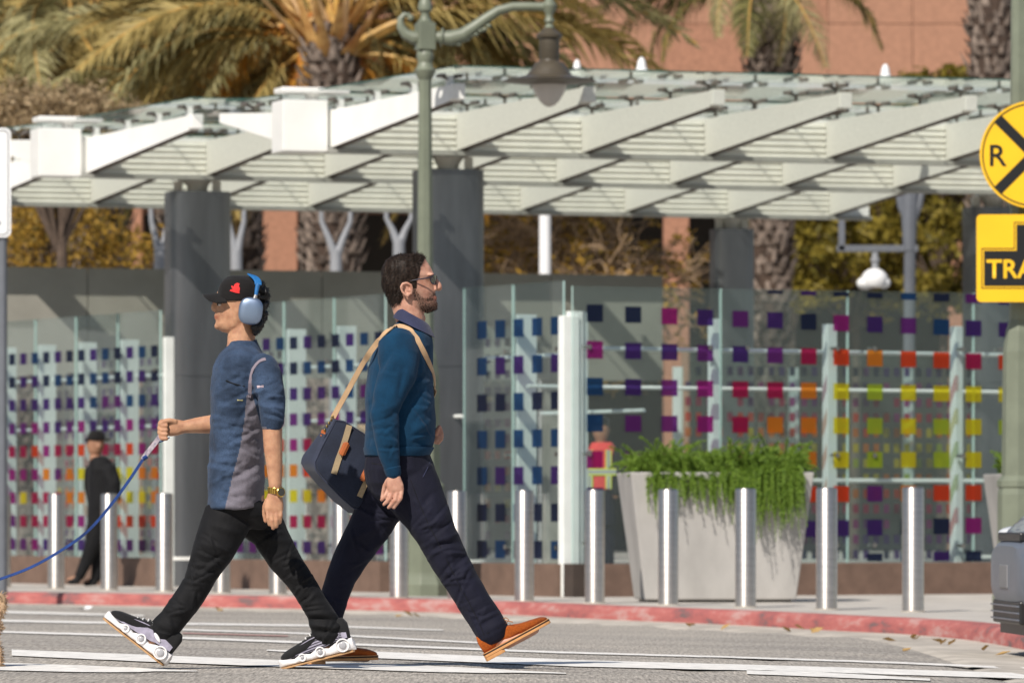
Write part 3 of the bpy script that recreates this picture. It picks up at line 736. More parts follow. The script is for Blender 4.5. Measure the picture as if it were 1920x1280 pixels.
# central palm with orange dead fronds
cen = ring(18, ['ol','ol','dry'], 8, 62, .9, 1.25, 1, -30, 210)+ring(9, ['dry','or','ol'], -30, 5, .8, 1.05, 2, -20, 200)+[(180,-22,'or',.75),(188,-52,'or',.62),(196,-70,'or',.55),(-10,-8,'or',.8),(-15,5,'dry',1.0),(-5,-45,'or',.5),(190,10,'dry',.95),(-10,12,'dry',1.15),(8,-4,'dry',1.1),(15,8,'ol',1.2),(-8,-18,'dry',.95),(2,16,'dry',1.45),(-6,6,'ol',1.4),(10,22,'ol',1.5),(-14,14,'dry',1.3),(4,30,'ol',1.45),(172,18,'ol',1.3),(185,30,'dry',1.35),(178,-40,'dry',.7),(170,-62,'or',.62),(0,-58,'dry',.62),(12,-40,'ol',.7),(20,-62,'dry',.6),(160,-35,'dry',.75),(-25,-50,'ol',.45),(205,-30,'ol',.7),(195,-45,'dry',.8),(182,-58,'dry',.75),(174,-50,'ol',.85),(188,-15,'ol',1.1),(196,0,'ol',1.2),(168,-20,'dry',1.05),(-3,-30,'ol',.9),(7,-52,'dry',.8)]
pc = palm(622, 62, 74, .40, .42, cen, 'palm with orange dead fronds above the canopy left of the lamp', 11)
m_boot = mat('orange_frond_base', (.52,.21,.05), .6, vs=5, var=.35, c2=(.66,.40,.14)); m_bootp = mat('pale_frond_base', (.62,.40,.20), .6, vs=5, var=.2)
rgb = random.Random(8); pcc = P(622, 62, 74)
for i in range(26):
    a_ = 2*PI*i/26+rgb.uniform(-.1,.1); dr = Vector((math.cos(a_), math.sin(a_), 0)); L_ = rgb.uniform(.45,1.15); el = rgb.uniform(.5,1.5); p0 = pcc+dr*.34+UP*rgb.uniform(-.35,.15); sdv = Vector((-dr.y, dr.x, 0))
    dv = (dr*.75+UP*el).normalized(); mb = MB(); mb.loft([(p0, sdv*.11, dr*.035), (p0+dv*L_*.5, sdv*.06, dr*.03), (p0+dv*L_, sdv*.035, dr*.02)], 8); mb.build('frond_base', m_boot if i % 3 else m_bootp, pc, smooth=True)
palm(342, 118, 77, .3, .3, ring(20, ['ol','ol','dry'], -5, 55, .7, 1.0, 4)+ring(14, ['ol','dry'], -45, 0, .6, .85, 5), 'drooping palm behind the white canopy end left of centre', 12)
palm(150, 40, 79, .3, .3, ring(22, ['ol','ol','dry'], -15, 55, .8, 1.05, 41)+ring(16, ['ol','dry','ol'], -60, -10, .7, .95, 42), 'shaggy palm with hanging fronds left of the nearer drooping palm', 18)
palm(205, -25, 82, .3, .3, ring(20, ['ol','ol','dry'], -10, 60, .9, 1.15, 6)+ring(14, ['ol','dry','ol'], -50, -5, .75, 1.0, 7), 'palm with pale hanging fronds at upper left', 13)
palm(40, 120, 84, .3, .3, ring(18, ['ol','gr','ol'], 0, 60, .8, 1.1, 8)+ring(12, ['ol','dry'], -40, 0, .7, .9, 9), 'leftmost palm, at the edge of the picture', 14)
palm(455, -60, 86, .3, .3, ring(18, ['ol','gr','ol'], -10, 55, .9, 1.15, 10)+ring(12, ['ol','dry'], -55, -10, .75, 1.0, 11), 'palm rising out of the top of the picture left of the orange one', 15)
palm(1446, -45, 80, .22, .40, [(186,-4,'gr',.85,40),(180,-14,'gr',.75,55),(192,12,'gr',.95),(200,-28,'gr',.66,30),(176,-24,'gr',.7,20),(172,2,'gr',.9),(-4,16,'gr',1.15),(4,22,'gr',1.2),(-10,6,'gr',1.0),(10,10,'ol',1.1),(-70,-25,'ol',.5),(230,-40,'ol',.5),(255,-20,'gr',.6),(-80,-45,'ol',.45),(90,20,'gr',.9),(60,25,'gr',.95),(120,25,'gr',.95),(210,10,'gr',.8),(-25,-20,'gr',.6)], 'palm with green fronds and dark shaggy trunk right of centre', 16)
palm(1862, -260, 76, .30, .36, ring(14, ['gr','ol'], 10, 60, .8, 1.1, 12), 'thick scaly palm trunk at upper right beside the rail sign', 17)
# ---- broadleaf trees and shrubs
L_yg = leafmat('leaf_yellow_green', (.09,.08,.012), (.36,.28,.045), .4)
L_au = leafmat('leaf_autumn', (.12,.09,.02), (.50,.30,.05), .4)
L_du = leafmat('leaf_dusty_olive', (.07,.065,.025), (.30,.26,.11), .35)
L_tan = leafmat('leaf_dry_tan', (.20,.14,.065), (.58,.44,.27), .35)
m_wood = mat('branch_wood', (.09,.062,.045), .9, vs=12, var=.3)
m_twig = mat('dry_twig', (.33,.23,.14), .9, vs=12, var=.3)
def leaves(mb, c, rad, n, size, rg, mat_=0):
    for _ in range(n):
        d = Vector((rg.gauss(0,1), rg.gauss(0,1), rg.gauss(0,1))).normalized()*rg.random()**.5
        p = c+Vector((d.x*rad[0], d.y*rad[1], d.z*rad[2])); s_ = size*rg.uniform(.6,1.3)
        a = Vector((rg.gauss(0,1), rg.gauss(0,1), rg.gauss(0,.7))).normalized(); b_ = a.cross(Vector((rg.gauss(0,1), rg.gauss(0,1), rg.gauss(0,1)))).normalized()
        mb.add([p-a*s_, p-b_*s_*.45, p+a*s_, p+b_*s_*.45], [(0,1,2,3)], mat_)
def leafy(name, px, pytop, pybot, wpx, d, lm, label, cat, seed, clumps=60, per=70, size=.09, depth=1.5, group=None, trunk=True):
    rg = random.Random(seed); p0 = P(px, pybot, d); p1 = P(px, pytop, d); rx = wpx/2*d/F; hz = (p1.z-p0.z)/2; cz = (p1.z+p0.z)/2
    base = Vector((p0.x, d, -.05)); t = empty(name, base, label, cat, group); br = MB(); lf = MB()
    br.tube([base, Vector((base.x+.05, d, cz*.6)), Vector((base.x, d, cz))], [.09,.07,.04], 8)
    for k in range(clumps):
        a = rg.uniform(0, 2*PI); q = Vector((math.cos(a)*rg.random()**.5, math.sin(a)*rg.random()**.5, rg.uniform(-1,1)))
        f_ = math.sqrt(max(.05, 1-.75*q.z*q.z)); c = Vector((base.x+q.x*rx*f_, d+q.y*depth*f_, cz+q.z*hz)); s_ = rg.uniform(.6,1.25)
        leaves(lf, c, (.36*s_, .36*s_, .26*s_), per, size, rg)
        if k % 2 == 0: m_ = Vector((base.x, d, max(.4, cz*.7))); br.tube([m_, m_.lerp(c, .55)+Vector((rg.uniform(-.1,.1),0,.1)), c], [.028,.018,.008], 5)
    br.build('trunk', m_wood, t, smooth=True); lf.build('crown', lm, t); return t
leafy('broadleaf_tree', 1600, 300, 575, 330, 90, L_yg, 'yellow green tree above the glass wall left of the hanging camera', 'tree', 21, 90, 90, .085, group='trees behind the glass')
leafy('broadleaf_tree', 1765, 140, 575, 210, 88, L_yg, 'yellow green tree behind the rail crossing signs', 'tree', 22, 90, 90, .085, group='trees behind the glass')
leafy('broadleaf_tree', 1480, 380, 560, 150, 94, L_yg, 'darker yellow green tree behind the palm trunk by the glass', 'tree', 23, 35, 80, .085, group='trees behind the glass')
leafy('broadleaf_tree', 110, 360, 620, 330, 72, L_au, 'autumn coloured tree above the grey fascia at far left', 'tree', 24, 70, 110, .045, group='trees behind the fascia')
leafy('broadleaf_tree', 60, -40, 330, 460, 92, L_du, 'dusty olive tree behind the leftmost palms', 'tree', 25, 150, 90, .11, 1.2, group='trees behind the palms')
leafy('broadleaf_tree', 360, -60, 300, 460, 95, L_du, 'dusty olive tree behind the orange palm\'s left fronds', 'tree', 26, 150, 90, .11, 1.2, group='trees behind the palms')
leafy('broadleaf_tree', 640, -60, 300, 430, 99, L_du, 'dusty olive tree directly behind the orange palm', 'tree', 29, 130, 90, .11, 1.2, group='trees behind the palms')
leafy('shrub', 110, 180, 250, 300, 66, L_tan, 'tan leaved shrub top over the left canopy end', 'shrub', 27, 60, 130, .035, .6)
leafy('shrub', 300, 440, 520, 110, 69, L_au, 'pale leaved shrub between the left column and a terracotta pillar', 'shrub', 28, 16, 70, .05, .4)
# bare tree with tangled branches
def bare(px, py, d, label, seed):
    rg = random.Random(seed); p = P(px, py, d); base = Vector((p.x, d, -.05)); t = empty('bare_tree', base, label, 'tree'); mb = MB(); lf = MB()
    mb.tube([base, Vector((base.x-.1, d, 1.8)), Vector((base.x, d, 3.4))], [.12,.1,.08], 8)
    def grow(p, dr, L, r, lv):
        pts = [p]; q = p.copy(); dd = dr.copy()
        for _ in range(4):
            dd = (dd+Vector((rg.gauss(0,.22), rg.gauss(0,.22), rg.gauss(0,.2)))).normalized(); q = q+dd*L/4; pts.append(q.copy())
        mb.tube(pts, [r, r*.85, r*.7, r*.6, r*.5], 5)
        if lv == 0:
            if rg.random() < .5: leaves(lf, q, (.12,.12,.12), 5, .06, rg)
            return
        for _ in range(5):
            i = rg.choice((2,3,4)); grow(pts[i], (dd+Vector((rg.gauss(0,.8), rg.gauss(0,.6), rg.gauss(0,.55)))).normalized(), L*.72, r*.6, lv-1)
    for k in range(9):
        a = -1.5+3.0*k/8; grow(Vector((base.x, d, rg.uniform(2.7,3.7))), Vector((math.sin(a), rg.uniform(-.2,.2), .55+.3*math.cos(a))), .95, .045, 3)
    mb.build('trunk', m_twig, t); lf.build('crown', L_au, t)
bare(1085, 500, 76, 'bare tangled tree above the grey fascia right of the column', 31)
bare(985, 500, 79, 'sparser bare tree beside the white pole above the fascia', 33)
ANISO = 0.25
# ================================================================ steel posts, cameras and finials behind
m_lgrey = mat('light_grey_paint', (.27,.28,.30), .5, vs=4, var=.08)
m_dgrey = mat('dark_grey_paint', (.13,.14,.16), .5, vs=4, var=.1)
m_white = mat('white_plastic', (.8,.8,.8), .35, vs=4, var=.04)
m_black = mat('black_plastic', (.012,.012,.013), .4, vs=6)
def ypost(px, pyf, d, label, spread=26, pt=392, m=m_lgrey):
    p = P(px, pyf, d); k = d/F; base = Vector((p.x, d, 0)); t = empty('steel_post', base, label, 'post', 'forked steel posts behind the fascia')
    mb = MB(); mb.tube([base, p-UP*.25, p], [.09,.075,.07], 12); mb.build('shaft', m, t, smooth=True)
    zt = P(px, pt, d).z
    for s_ in (-1, 1):
        mb = MB(); mb.tube([p-UP*.1, Vector((p.x+s_*spread*.45*k, d, p.z+(zt-p.z)*.3)), Vector((p.x+s_*spread*.9*k, d, p.z+(zt-p.z)*.7)), Vector((p.x+s_*spread*k, d, zt+.3))], [.06,.04,.03,.025], 10); mb.build('arm', m, t, smooth=True)
ypost(300, 470, 68, 'pale forked steel post left of the left column', 18)
ypost(443, 470, 68.5, 'pale forked steel post right of the left column', 16)
ypost(630, 470, 69, 'grey forked steel post left of the bearded man\'s head', 30)
ypost(748, 448, 69, 'grey forked steel post just above the bearded man\'s head', 26)
mb = MB(); p = P(1022, 400, 72); mb.tube([(p.x, 72, 0), (p.x, 72, 4.6)], .075, 12); tag(mb.build('white_pole', m_white, smooth=True), 'plain white pole in front of the bare tree', 'pole')
# camera gantry
d = 66.5; k = d/F; p = P(1645, 466, d); gt = empty('camera_gantry', (p.x, d, 0), 'dark steel frame with a white dome camera hanging under the far canopy', 'camera frame')
mb = MB(); mb.box(p, (.95, .09, .075)); mb.box(P(1578, 430, d), (.075,.09,.5)); mb.build('frame', m_dgrey, gt, bevel=.005)
mb = MB(); q = P(1707, 466, d); mb.tube([P(1705,470,d), P(1705,420,d), P(1706,360,d)], [.075,.09,.11], 10); mb.tube([P(1706,420,d), P(1690,385,d), P(1683,350,d)], [.06,.05,.04], 8); mb.tube([P(1706,420,d), P(1722,385,d), P(1730,350,d)], [.06,.05,.04], 8); mb.tube([P(1706,465,d), (P(1706,466,d).x, d+.4, 0)], .07, 10); mb.build('forked_arm', m_dgrey, gt, smooth=True)
mb = MB(); mb.tube([P(1641,466,d), P(1641,505,d)], .04, 10); mb.tube([P(1641,484,d), P(1641,490,d)], .055, 10); mb.build('stem', m_lgrey, gt, smooth=True)
mb = MB(); c = P(1640,520,d); mb.lathe(c-UP*.12, [(.05,0),(.13,.02),(.155,.07),(.15,.14),(.11,.19),(.06,.22)], 20); mb.ell(P(1622,531,d), (.1,.09,.075)); mb.ell(P(1657,530,d), (.08,.08,.07)); mb.build('dome_camera', m_white, gt, smooth=True)
for px, py, dd, lab in ((1203,140,55,'white dome light above the canopy glass right of the lamp'), (1660,152,56.5,'white dome light on the canopy glass left of the palm trunk'), (1082,136,57,'small white dome light just right of the hanging lamp')):
    p = P(px, py, dd); r = 1.0 if px > 1100 else .8; mb = MB(); mb.lathe(p-UP*.06, [(.06*r,0),(.075*r,.04),(.075*r,.07*r+.03),(.055*r,.08*r+.03),(.045*r,.11*r+.03),(.04*r,.15*r+.03),(.02*r,.19*r+.03),(.002,.2*r+.03)], 18)
    mb.box(p-UP*.06, (.1,.1,.02)); tag(mb.build('dome_light', m_white, smooth=True), lab, 'light', 'dome lights on the canopy')
# ================================================================ street lamps
m_lamp = mat('sage_green_paint', (.165,.185,.135), .45, vs=5, var=.1, bump=.05, bs=25)
m_lampb = mat('bronze_shade', (.075,.062,.043), .4, vs=6, var=.15)
m_globe = mat('frosted_globe', (.50,.47,.44), .25, vs=3, var=.04)
def octo(mb, base, prof, rot=PI/8, n=8):
    secs = [(base+UP*z, Vector((math.cos(rot), math.sin(rot), 0))*r, Vector((-math.sin(rot), math.cos(rot), 0))*r) for r, z in prof]; mb.loft(secs, n)
def lamp(px, d, label, head=True, kb=1.0):
    p = P(px, 1000, d); base = Vector((p.x, d, 0)); t = empty('street_lamp', base, label, 'street lamp', 'green street lamps')
    Z = lambda y: CZ-(y-HY)*d/F
    mb = MB(); octo(mb, base, [(.205,-.02),(.205,.10),(.175,.17),(.168,.2),(.166,.85),(.158,.9),(.17,.905),(.17,.95),(.135,.99)], PI/8+.2)
    mb.build('pedestal', m_lamp, t, bevel=.004)
    mb = MB(); octo(mb, base, [(.135,.985),(.125,1.9),(.105,2.05),(.085,2.12),(.078,2.14)], PI/8+.2); mb.build('lower_shaft', m_lamp, t, bevel=.003)
    zt = Z(145) if head else 6.5
    mb = MB(); octo(mb, base, [(.078,2.13),(.056,zt)], PI/8+.2); mb.build('shaft', m_lamp, t)
    if not head: return t
    q = lambda x, y, dy=0: P(x, y, d+dy)
    mb = MB(); mb.lathe(Vector((base.x, d, 0)), [(.055,Z(150)),(.075,Z(143)),(.095,Z(132)),(.075,Z(128)),(.06,Z(118)),(.075,Z(108)),(.07,Z(98)),(.055,Z(94))], 20); mb.build('collar', m_lamp, t, smooth=True)
    mb = MB(); c = q(808, 69); mb.box(Vector((base.x, d, c.z)), (.15,.15,.235), .35); mb.build('arm_block', m_lamp, t, bevel=.008)
    mb = MB(); mb.lathe(Vector((base.x, d, 0)), [(.07,Z(45)),(.075,Z(42)),(.05,Z(38)),(.035,Z(28)),(.04,Z(24)),(.06,Z(20)),(.062,Z(12)),(.05,Z(2)),(.028,Z(-4)),(.02,Z(-12)),(.03,Z(-20)),(.004,Z(-34))], 18); mb.build('finial', m_lamp, t, smooth=True)
    mb = MB(); path = [(818,70),(845,72),(868,66),(888,52),(910,36),(935,20),(962,13),(990,12.5),(1012,13),(1030,13)]
    mb.tube([q(x, y) for x, y in path], [.05,.068,.062,.052,.046,.042,.04,.038,.038,.04], 12)
    for i in range(9):
        x = 852+i*8; y = 72-max(0,(i-1))*4.6; mb.ell(q(x, y+9+(i%2)*2), (.028,.03,.02)); mb.ell(q(x+3, y-10), (.02,.03,.018))
    mb.tube([q(826,70), q(830,70.5)], .082, 14); mb.build('arm', m_lamp, t, smooth=True)
    mb = MB(); path = [(795,70),(775,71),(760,64),(751,50),(751,36),(758,28),(767,29),(769,35)]
    mb.tube([q(x, y) for x, y in path], [.05,.06,.05,.04,.03,.026,.024,.02], 10); mb.ell(q(770,34), (.03,.03,.03)); mb.build('scroll', m_lamp, t, smooth=True)
    c = q(1030, 0); L0 = lambda y: Z(y)
    mb = MB(); b0 = Vector((c.x, d, 0)); mb.lathe(b0, [(.03,L0(60)),(.045,L0(52)),(.028,L0(46)),(.045,L0(40)),(.03,L0(32)),(.036,L0(26)),(.06,L0(18)),(.066,L0(11)),(.05,L0(5)),(.02,L0(-4)),(.03,L0(-14)),(.003,L0(-22))], 18); mb.build('hanger', m_lamp, t, smooth=True)
    mb = MB(); mb.lathe(b0, [(.12,L0(160)),(.16,L0(159.5)),(.30,L0(156)),(.40,L0(153.5)),(.405,L0(152)),(.33,L0(148.5)),(.2,L0(142)),(.165,L0(132)),(.12,L0(118)),(.088,L0(115)),(.085,L0(112)),(.088,L0(111)),(.088,L0(74)),(.11,L0(71)),(.115,L0(66)),(.08,L0(60)),(.045,L0(54)),(.03,L0(50))], 36); mb.build('shade', m_lampb, t, smooth=True)
    mb = MB(); mb.lathe(b0, [(.01,L0(201)),(.045,L0(198)),(.085,L0(190)),(.125,L0(176)),(.15,L0(164)),(.152,L0(159)),(.12,L0(155))], 28); mb.build('globe', m_globe, t, smooth=True)
    return t
lamp(797, 49.2, 'green street lamp with scrolled arm and hanging bell shade behind the walking man')
lamp(1912, 42.0, 'green lamp post at the right edge carrying the yellow signs', head=False)
# ================================================================ signs
m_yel = mat('sign_yellow', (.86,.50,.012), .4, vs=3, var=.03)
m_sblk = mat('sign_black', (.008,.008,.008), .4, var=.05)
m_alu = mat('sign_aluminium', (.5,.5,.5), .45, metal=.8)
m_swht = mat('sign_white', (.80,.81,.82), .4, vs=2, var=.03)
def flat(mb, fr, poly, dy, mat=0): mb.add([fr(x, y, dy) for x, y in poly], [tuple(range(len(poly)))[::-1]], mat)
def rr(x0, y0, x1, y1, r, n=6):
    pts = []
    for cx, cy, a0 in ((x1-r,y0+r,-90),(x1-r,y1-r,0),(x0+r,y1-r,90),(x0+r,y0+r,180)):
        for i in range(n+1): a = math.radians(a0+90*i/n); pts.append((cx+r*math.cos(a), cy+r*math.sin(a)))
    return pts
def frame_poly(mb, fr, outer, inner, dy, mat=0):
    n = len(outer); mb.add([fr(x, y, dy) for x, y in outer]+[fr(x, y, dy) for x, y in inner], [(i, n+i, n+(i+1) % n, (i+1) % n) for i in range(n)], mat)
def text(body, fr, px, py, hpx, dy, m, name, parent, sx=1.0, off=.0):
    cu = bpy.data.curves.new(name, 'FONT'); cu.body = body; cu.align_x = 'CENTER'; cu.align_y = 'CENTER'; cu.size = 1.0; cu.offset = off
    o = bpy.data.objects.new('tmp', cu); COL.objects.link(o); dg = bpy.context.evaluated_depsgraph_get(); dg.update()
    me = bpy.data.meshes.new_from_object(o.evaluated_get(dg)); bpy.data.objects.remove(o)
    a = np.empty(len(me.vertices)*3, 'f'); me.vertices.foreach_get('co', a); a = a.reshape(-1, 3)
    mn, mx = a.min(0), a.max(0); c = (mn+mx)/2; sc = hpx*fr.k/(mx[1]-mn[1]); q = fr(px, py, dy)
    b = np.stack([q.x+(a[:,0]-c[0])*sc*sx, np.full(len(a), q.y), q.z+(a[:,1]-c[1])*sc], 1); setv(me, b)
    return link_mesh(name, me, parent, m)
fr = Frame(41.75)
cx, cy, R = 1938, 290, 101
s_ = empty('rail_crossing_sign', fr(cx, cy+R, 0), 'round yellow railroad crossing sign with black cross and letter R', 'sign')
circ = lambda r, n=64: [(cx+r*math.cos(2*PI*i/n), cy+r*math.sin(2*PI*i/n)) for i in range(n)]
mb = MB(); mb.prism([fr(x, y, 0) for x, y in circ(R)], (0,.006,0)); mb.build('plate', m_yel, s_)
mb = MB(); frame_poly(mb, fr, circ(96.5), circ(94), -.003); mb.build('border', m_sblk, s_)
mb = MB()
for a in (45, -45):
    c_, sn = math.cos(math.radians(a)), math.sin(math.radians(a)); l, w = 93.5, 9.5
    flat(mb, fr, [(cx+c_*x-sn*y, cy+sn*x+c_*y) for x, y in ((-l,-w),(l,-w),(l,w),(-l,w))], -.003-(.001 if a > 0 else 0))
mb.build('cross', m_sblk, s_)
for x in (1872, 2004): text('R', fr, x, 291.5, 40, -.003, m_sblk, 'letter', s_, 1.0, .012)
mb = MB(); mb.box(fr(1912,290,.09), (.05,.16,.05)); mb.build('bracket', m_alu, s_)
s_ = empty('track_count_sign', fr(1940, 567, 0), 'yellow plaque reading 2 TRACKS in a black inverted T', 'sign')
x0, y0, x1, y1 = 1831, 402, 2045, 566
mb = MB(); mb.prism([fr(x, y, 0) for x, y in rr(x0, y0, x1, y1, 9)], (0,.006,0)); mb.build('plate', m_yel, s_)
def tee(g): return [(1906-g,421-g),(1970+g,421-g),(1970+g,470-g),(2031+g,470-g),(2031+g,536+g),(1845-g,536+g),(1845-g,470-g),(1906-g,470-g)]
mb = MB(); flat(mb, fr, tee(0)[::-1], -.003); mb.build('black_field', m_sblk, s_)
mb = MB(); frame_poly(mb, fr, tee(4.8), tee(3.2), -.003); mb.build('border', m_sblk, s_)
text('TRACKS', fr, 1938, 504, 36, -.005, m_yel, 'lettering', s_, .98, .018); text('2', fr, 1938, 446, 36, -.005, m_yel, 'lettering', s_, 1.0, .018)
mb = MB(); mb.box(fr(1912,480,.09), (.05,.16,.05)); mb.build('bracket', m_alu, s_)
fr = Frame(50.0)
s_ = empty('street_sign', fr(-40, 980, .1), 'white rounded street sign cut off by the left edge', 'sign')
mb = MB(); mb.prism([fr(x, y, 0) for x, y in rr(-98, 240, 20.5, 445, 12)], (0,.005,0)); mb.build('plate', m_swht, s_)
mb = MB(); frame_poly(mb, fr, rr(-93.5,244.5,16,440.5,9), rr(-92,246,14.5,439,8), -.003); mb.build('border', m_sblk, s_)
mb = MB(); mb.tube([fr(-3,418,-.006), fr(-3,418,.02)], .02, 12); mb.build('bolt', m_dgrey, s_, smooth=True)
mb = MB(); q = fr(5,500,.06); mb.tube([(q.x, q.y, 0), (q.x, q.y, 4.1)], .04, 14); mb.build('pole', m_dgrey, s_, smooth=True)
# ================================================================ bollards
m_bol, nt, b = _mk('brushed_stainless'); N = nt.nodes; L = nt.links; b.inputs['Metallic'].default_value = 1; b.inputs['Roughness'].default_value = .42; b.inputs['Anisotropic'].default_value = .75; b.inputs['Anisotropic Rotation'].default_value = ANISO
gg = N.new('ShaderNodeTexCoord'); mp = N.new('ShaderNodeMapping'); mp.inputs['Scale'].default_value = (3,3,220); L.new(gg.outputs['Object'], mp.inputs[0])
nz = N.new('ShaderNodeTexNoise'); nz.inputs['Scale'].default_value = 2; nz.inputs['Detail'].default_value = 4; L.new(mp.outputs[0], nz.inputs['Vector'])
r_ = N.new('ShaderNodeValToRGB'); r_.color_ramp.elements[0].color = (.52,.485,.45,1); r_.color_ramp.elements[1].color = (.78,.735,.69,1); r_.color_ramp.elements[0].position = .3; r_.color_ramp.elements[1].position = .7; L.new(nz.outputs[0], r_.inputs[0]); L.new(r_.outputs[0], b.inputs['Base Color'])
bp = N.new('ShaderNodeBump'); bp.inputs['Strength'].default_value = .25; bp.inputs['Distance'].default_value = .002; L.new(nz.outputs[0], bp.inputs['Height']); L.new(bp.outputs[0], b.inputs['Normal'])
BX = [5,105,205,308,416,521,640,748,857,983,1115,1253,1398,1550,1712]
BL = ['first bollard from the left, cut by the picture edge','bollard left of the man in black','bollard covering the man in black\'s hip','bollard below the hand that holds the leash','bollard between the capped man\'s legs, left one','bollard between the capped man\'s legs, right one','bollard behind the back leg of the bearded man','bollard mostly hidden by the bearded man\'s legs','bollard behind the bearded man\'s front thigh','bollard above the orange shoe','bollard left of the concrete planter','bollard before the left half of the planter','bollard before the right half of the planter','bollard just right of the planter','rightmost bollard, left of the car']
bsrc = None
for x, lab in zip(BX, BL):
    s_ = 198+.0392*(x-105); dd = F/s_; base = Vector(((x-960)*dd/F, dd, 0))
    if bsrc is None:
        bsrc = empty('bollard', base); r = .0785
        mb = MB(); mb.lathe(base, [(r,0),(r,.885),(r-.004,.893),(r-.012,.897),(.001,.9)], 40); bs = mb.build('shaft', m_bol, bsrc, smooth=True)
        mb = MB(); mb.lathe(base, [(r+.012,-.002),(r+.012,.006),(r+.001,.009)], 32); bb = mb.build('base_ring', m_conc, bsrc, smooth=True); o = bsrc
    else:
        o = inst(bsrc, base); inst(bs, base, o); inst(bb, base, o)
    tag(o, 'brushed steel '+lab, 'bollard', 'bollards along the kerb'); o.rotation_euler = (0, 0, x*.37)
# ================================================================ planters with asparagus fern
m_plant = mat('planter_concrete', (.385,.372,.355), .85, vs=2.5, var=.16, bump=.15, bs=30, stretch=(1,1,.5), detail=7)
L_fern = leafmat('fern_green', (.075,.15,.015), (.24,.36,.05), .4)
m_soil = mat('soil', (.04,.03,.02), .95)
def planter(px, d, label, seed, wt=1.48, wb=1.22, h=1.04, rot=.1, nf=620, lab2=''):
    p = P(px, 1000, d); base = Vector((p.x, d, 0)); t = empty('planter', base, label, 'planter', 'concrete planters')
    X = Vector((math.cos(rot), math.sin(rot), 0)); Y = Vector((-X.y, X.x, 0)); q = lambda w, dp, z: [base+X*s*w/2+Y*r*dp/2+UP*z for s, r in ((-1,-1),(1,-1),(1,1),(-1,1))]
    mb = MB(); vs = q(wb,.72,.02)+q(wt,.95,h)+q(wt-.12,.83,h)+q(wt-.16,.78,h-.1)
    mb.add(vs, [(3,2,1,0)]+[(k*4+i, k*4+(i+1)%4, k*4+4+(i+1)%4, k*4+4+i) for k in range(3) for i in range(4)]); mb.build('tub', m_plant, t, bevel=.012)
    mb = MB(); mb.add(q(wt-.15,.79,h-.08), [(0,1,2,3)]); mb.build('soil', m_soil, t)
    mb = MB(); mb.box(base+UP*.008, (wb-.06,.6,.03), rot); mb.build('foot', m_black, t)
    rg = random.Random(seed); f = empty('fern', base+UP*(h-.1), lab2, 'plant', 'ferns in the planters'); lf = MB(); st = MB()
    for k in range(nf):
        ax = rg.uniform(-.64,.64); ay = rg.uniform(-.38,.30); out = k % 2 == 0
        if out: ay = -.42; ax = rg.choice((rg.uniform(-.6,.6), rg.uniform(.15,.62)))
        r0 = base+X*ax+Y*ay+UP*(h-.06); L_ = rg.uniform(.30,.46)*(1+.25*mnoise.noise(Vector((ax*4, seed, 0))))
        if out: dr = (X*rg.uniform(-.35,.35)-Y).normalized(); L_ = rg.uniform(.16,.30)+(.22*rg.random() if ax > .2 else .10*max(0, math.sin(ax*9+1))); f1, f2, f3 = rg.uniform(.35,.6), rg.uniform(.5,1.2), rg.uniform(1.2,1.7)
        else: az = rg.uniform(0, 2*PI); dr = (X*(math.cos(az)+ax*1.3)+Y*(math.sin(az)-.35)).normalized(); f1, f2, f3 = rg.uniform(.35,.75), rg.uniform(1.0,1.4), rg.uniform(.55,1.0)
        pts = [r0+dr*L_*f1*(i/6)+UP*L_*(f2*(i/6)-f3*(i/6)**2) for i in range(7)]
        for i in range(6):
            a, b_ = pts[i], pts[i+1]; tg = (b_-a).normalized(); sd = tg.cross(UP+Vector((.01,.02,0))).normalized(); up = sd.cross(tg)
            for j in range(15):
                c = a.lerp(b_, j/15); an = rg.uniform(0, 2*PI); l = .050*(1.15-.75*((i+j/15)/6)**1.5)*rg.uniform(.6,1.2)
                dd_ = (sd*math.cos(an)+up*math.sin(an)+tg*1.0).normalized(); w_ = dd_.cross(Vector((.2,-1,.3))).normalized()*.0042
                lf.add([c-w_, c+w_, c+dd_*l], [(0,1,2)])
        st.tube(pts[::2], [.004,.003,.002,.001], 3)
    fo = lf.build('foliage', L_fern, f); tag(fo, kind='stuff'); st.build('stem', L_fern, f)
    return t
planter(1340, 45.9, 'tapered pale concrete planter behind the bollards', 5, lab2='feathery green fern spilling over the pale concrete planter')
planter(2026, 47.5, 'concrete planter at the right edge behind the lamp post', 6, nf=200, lab2='feathery green fern at the right edge beside the lamp post')
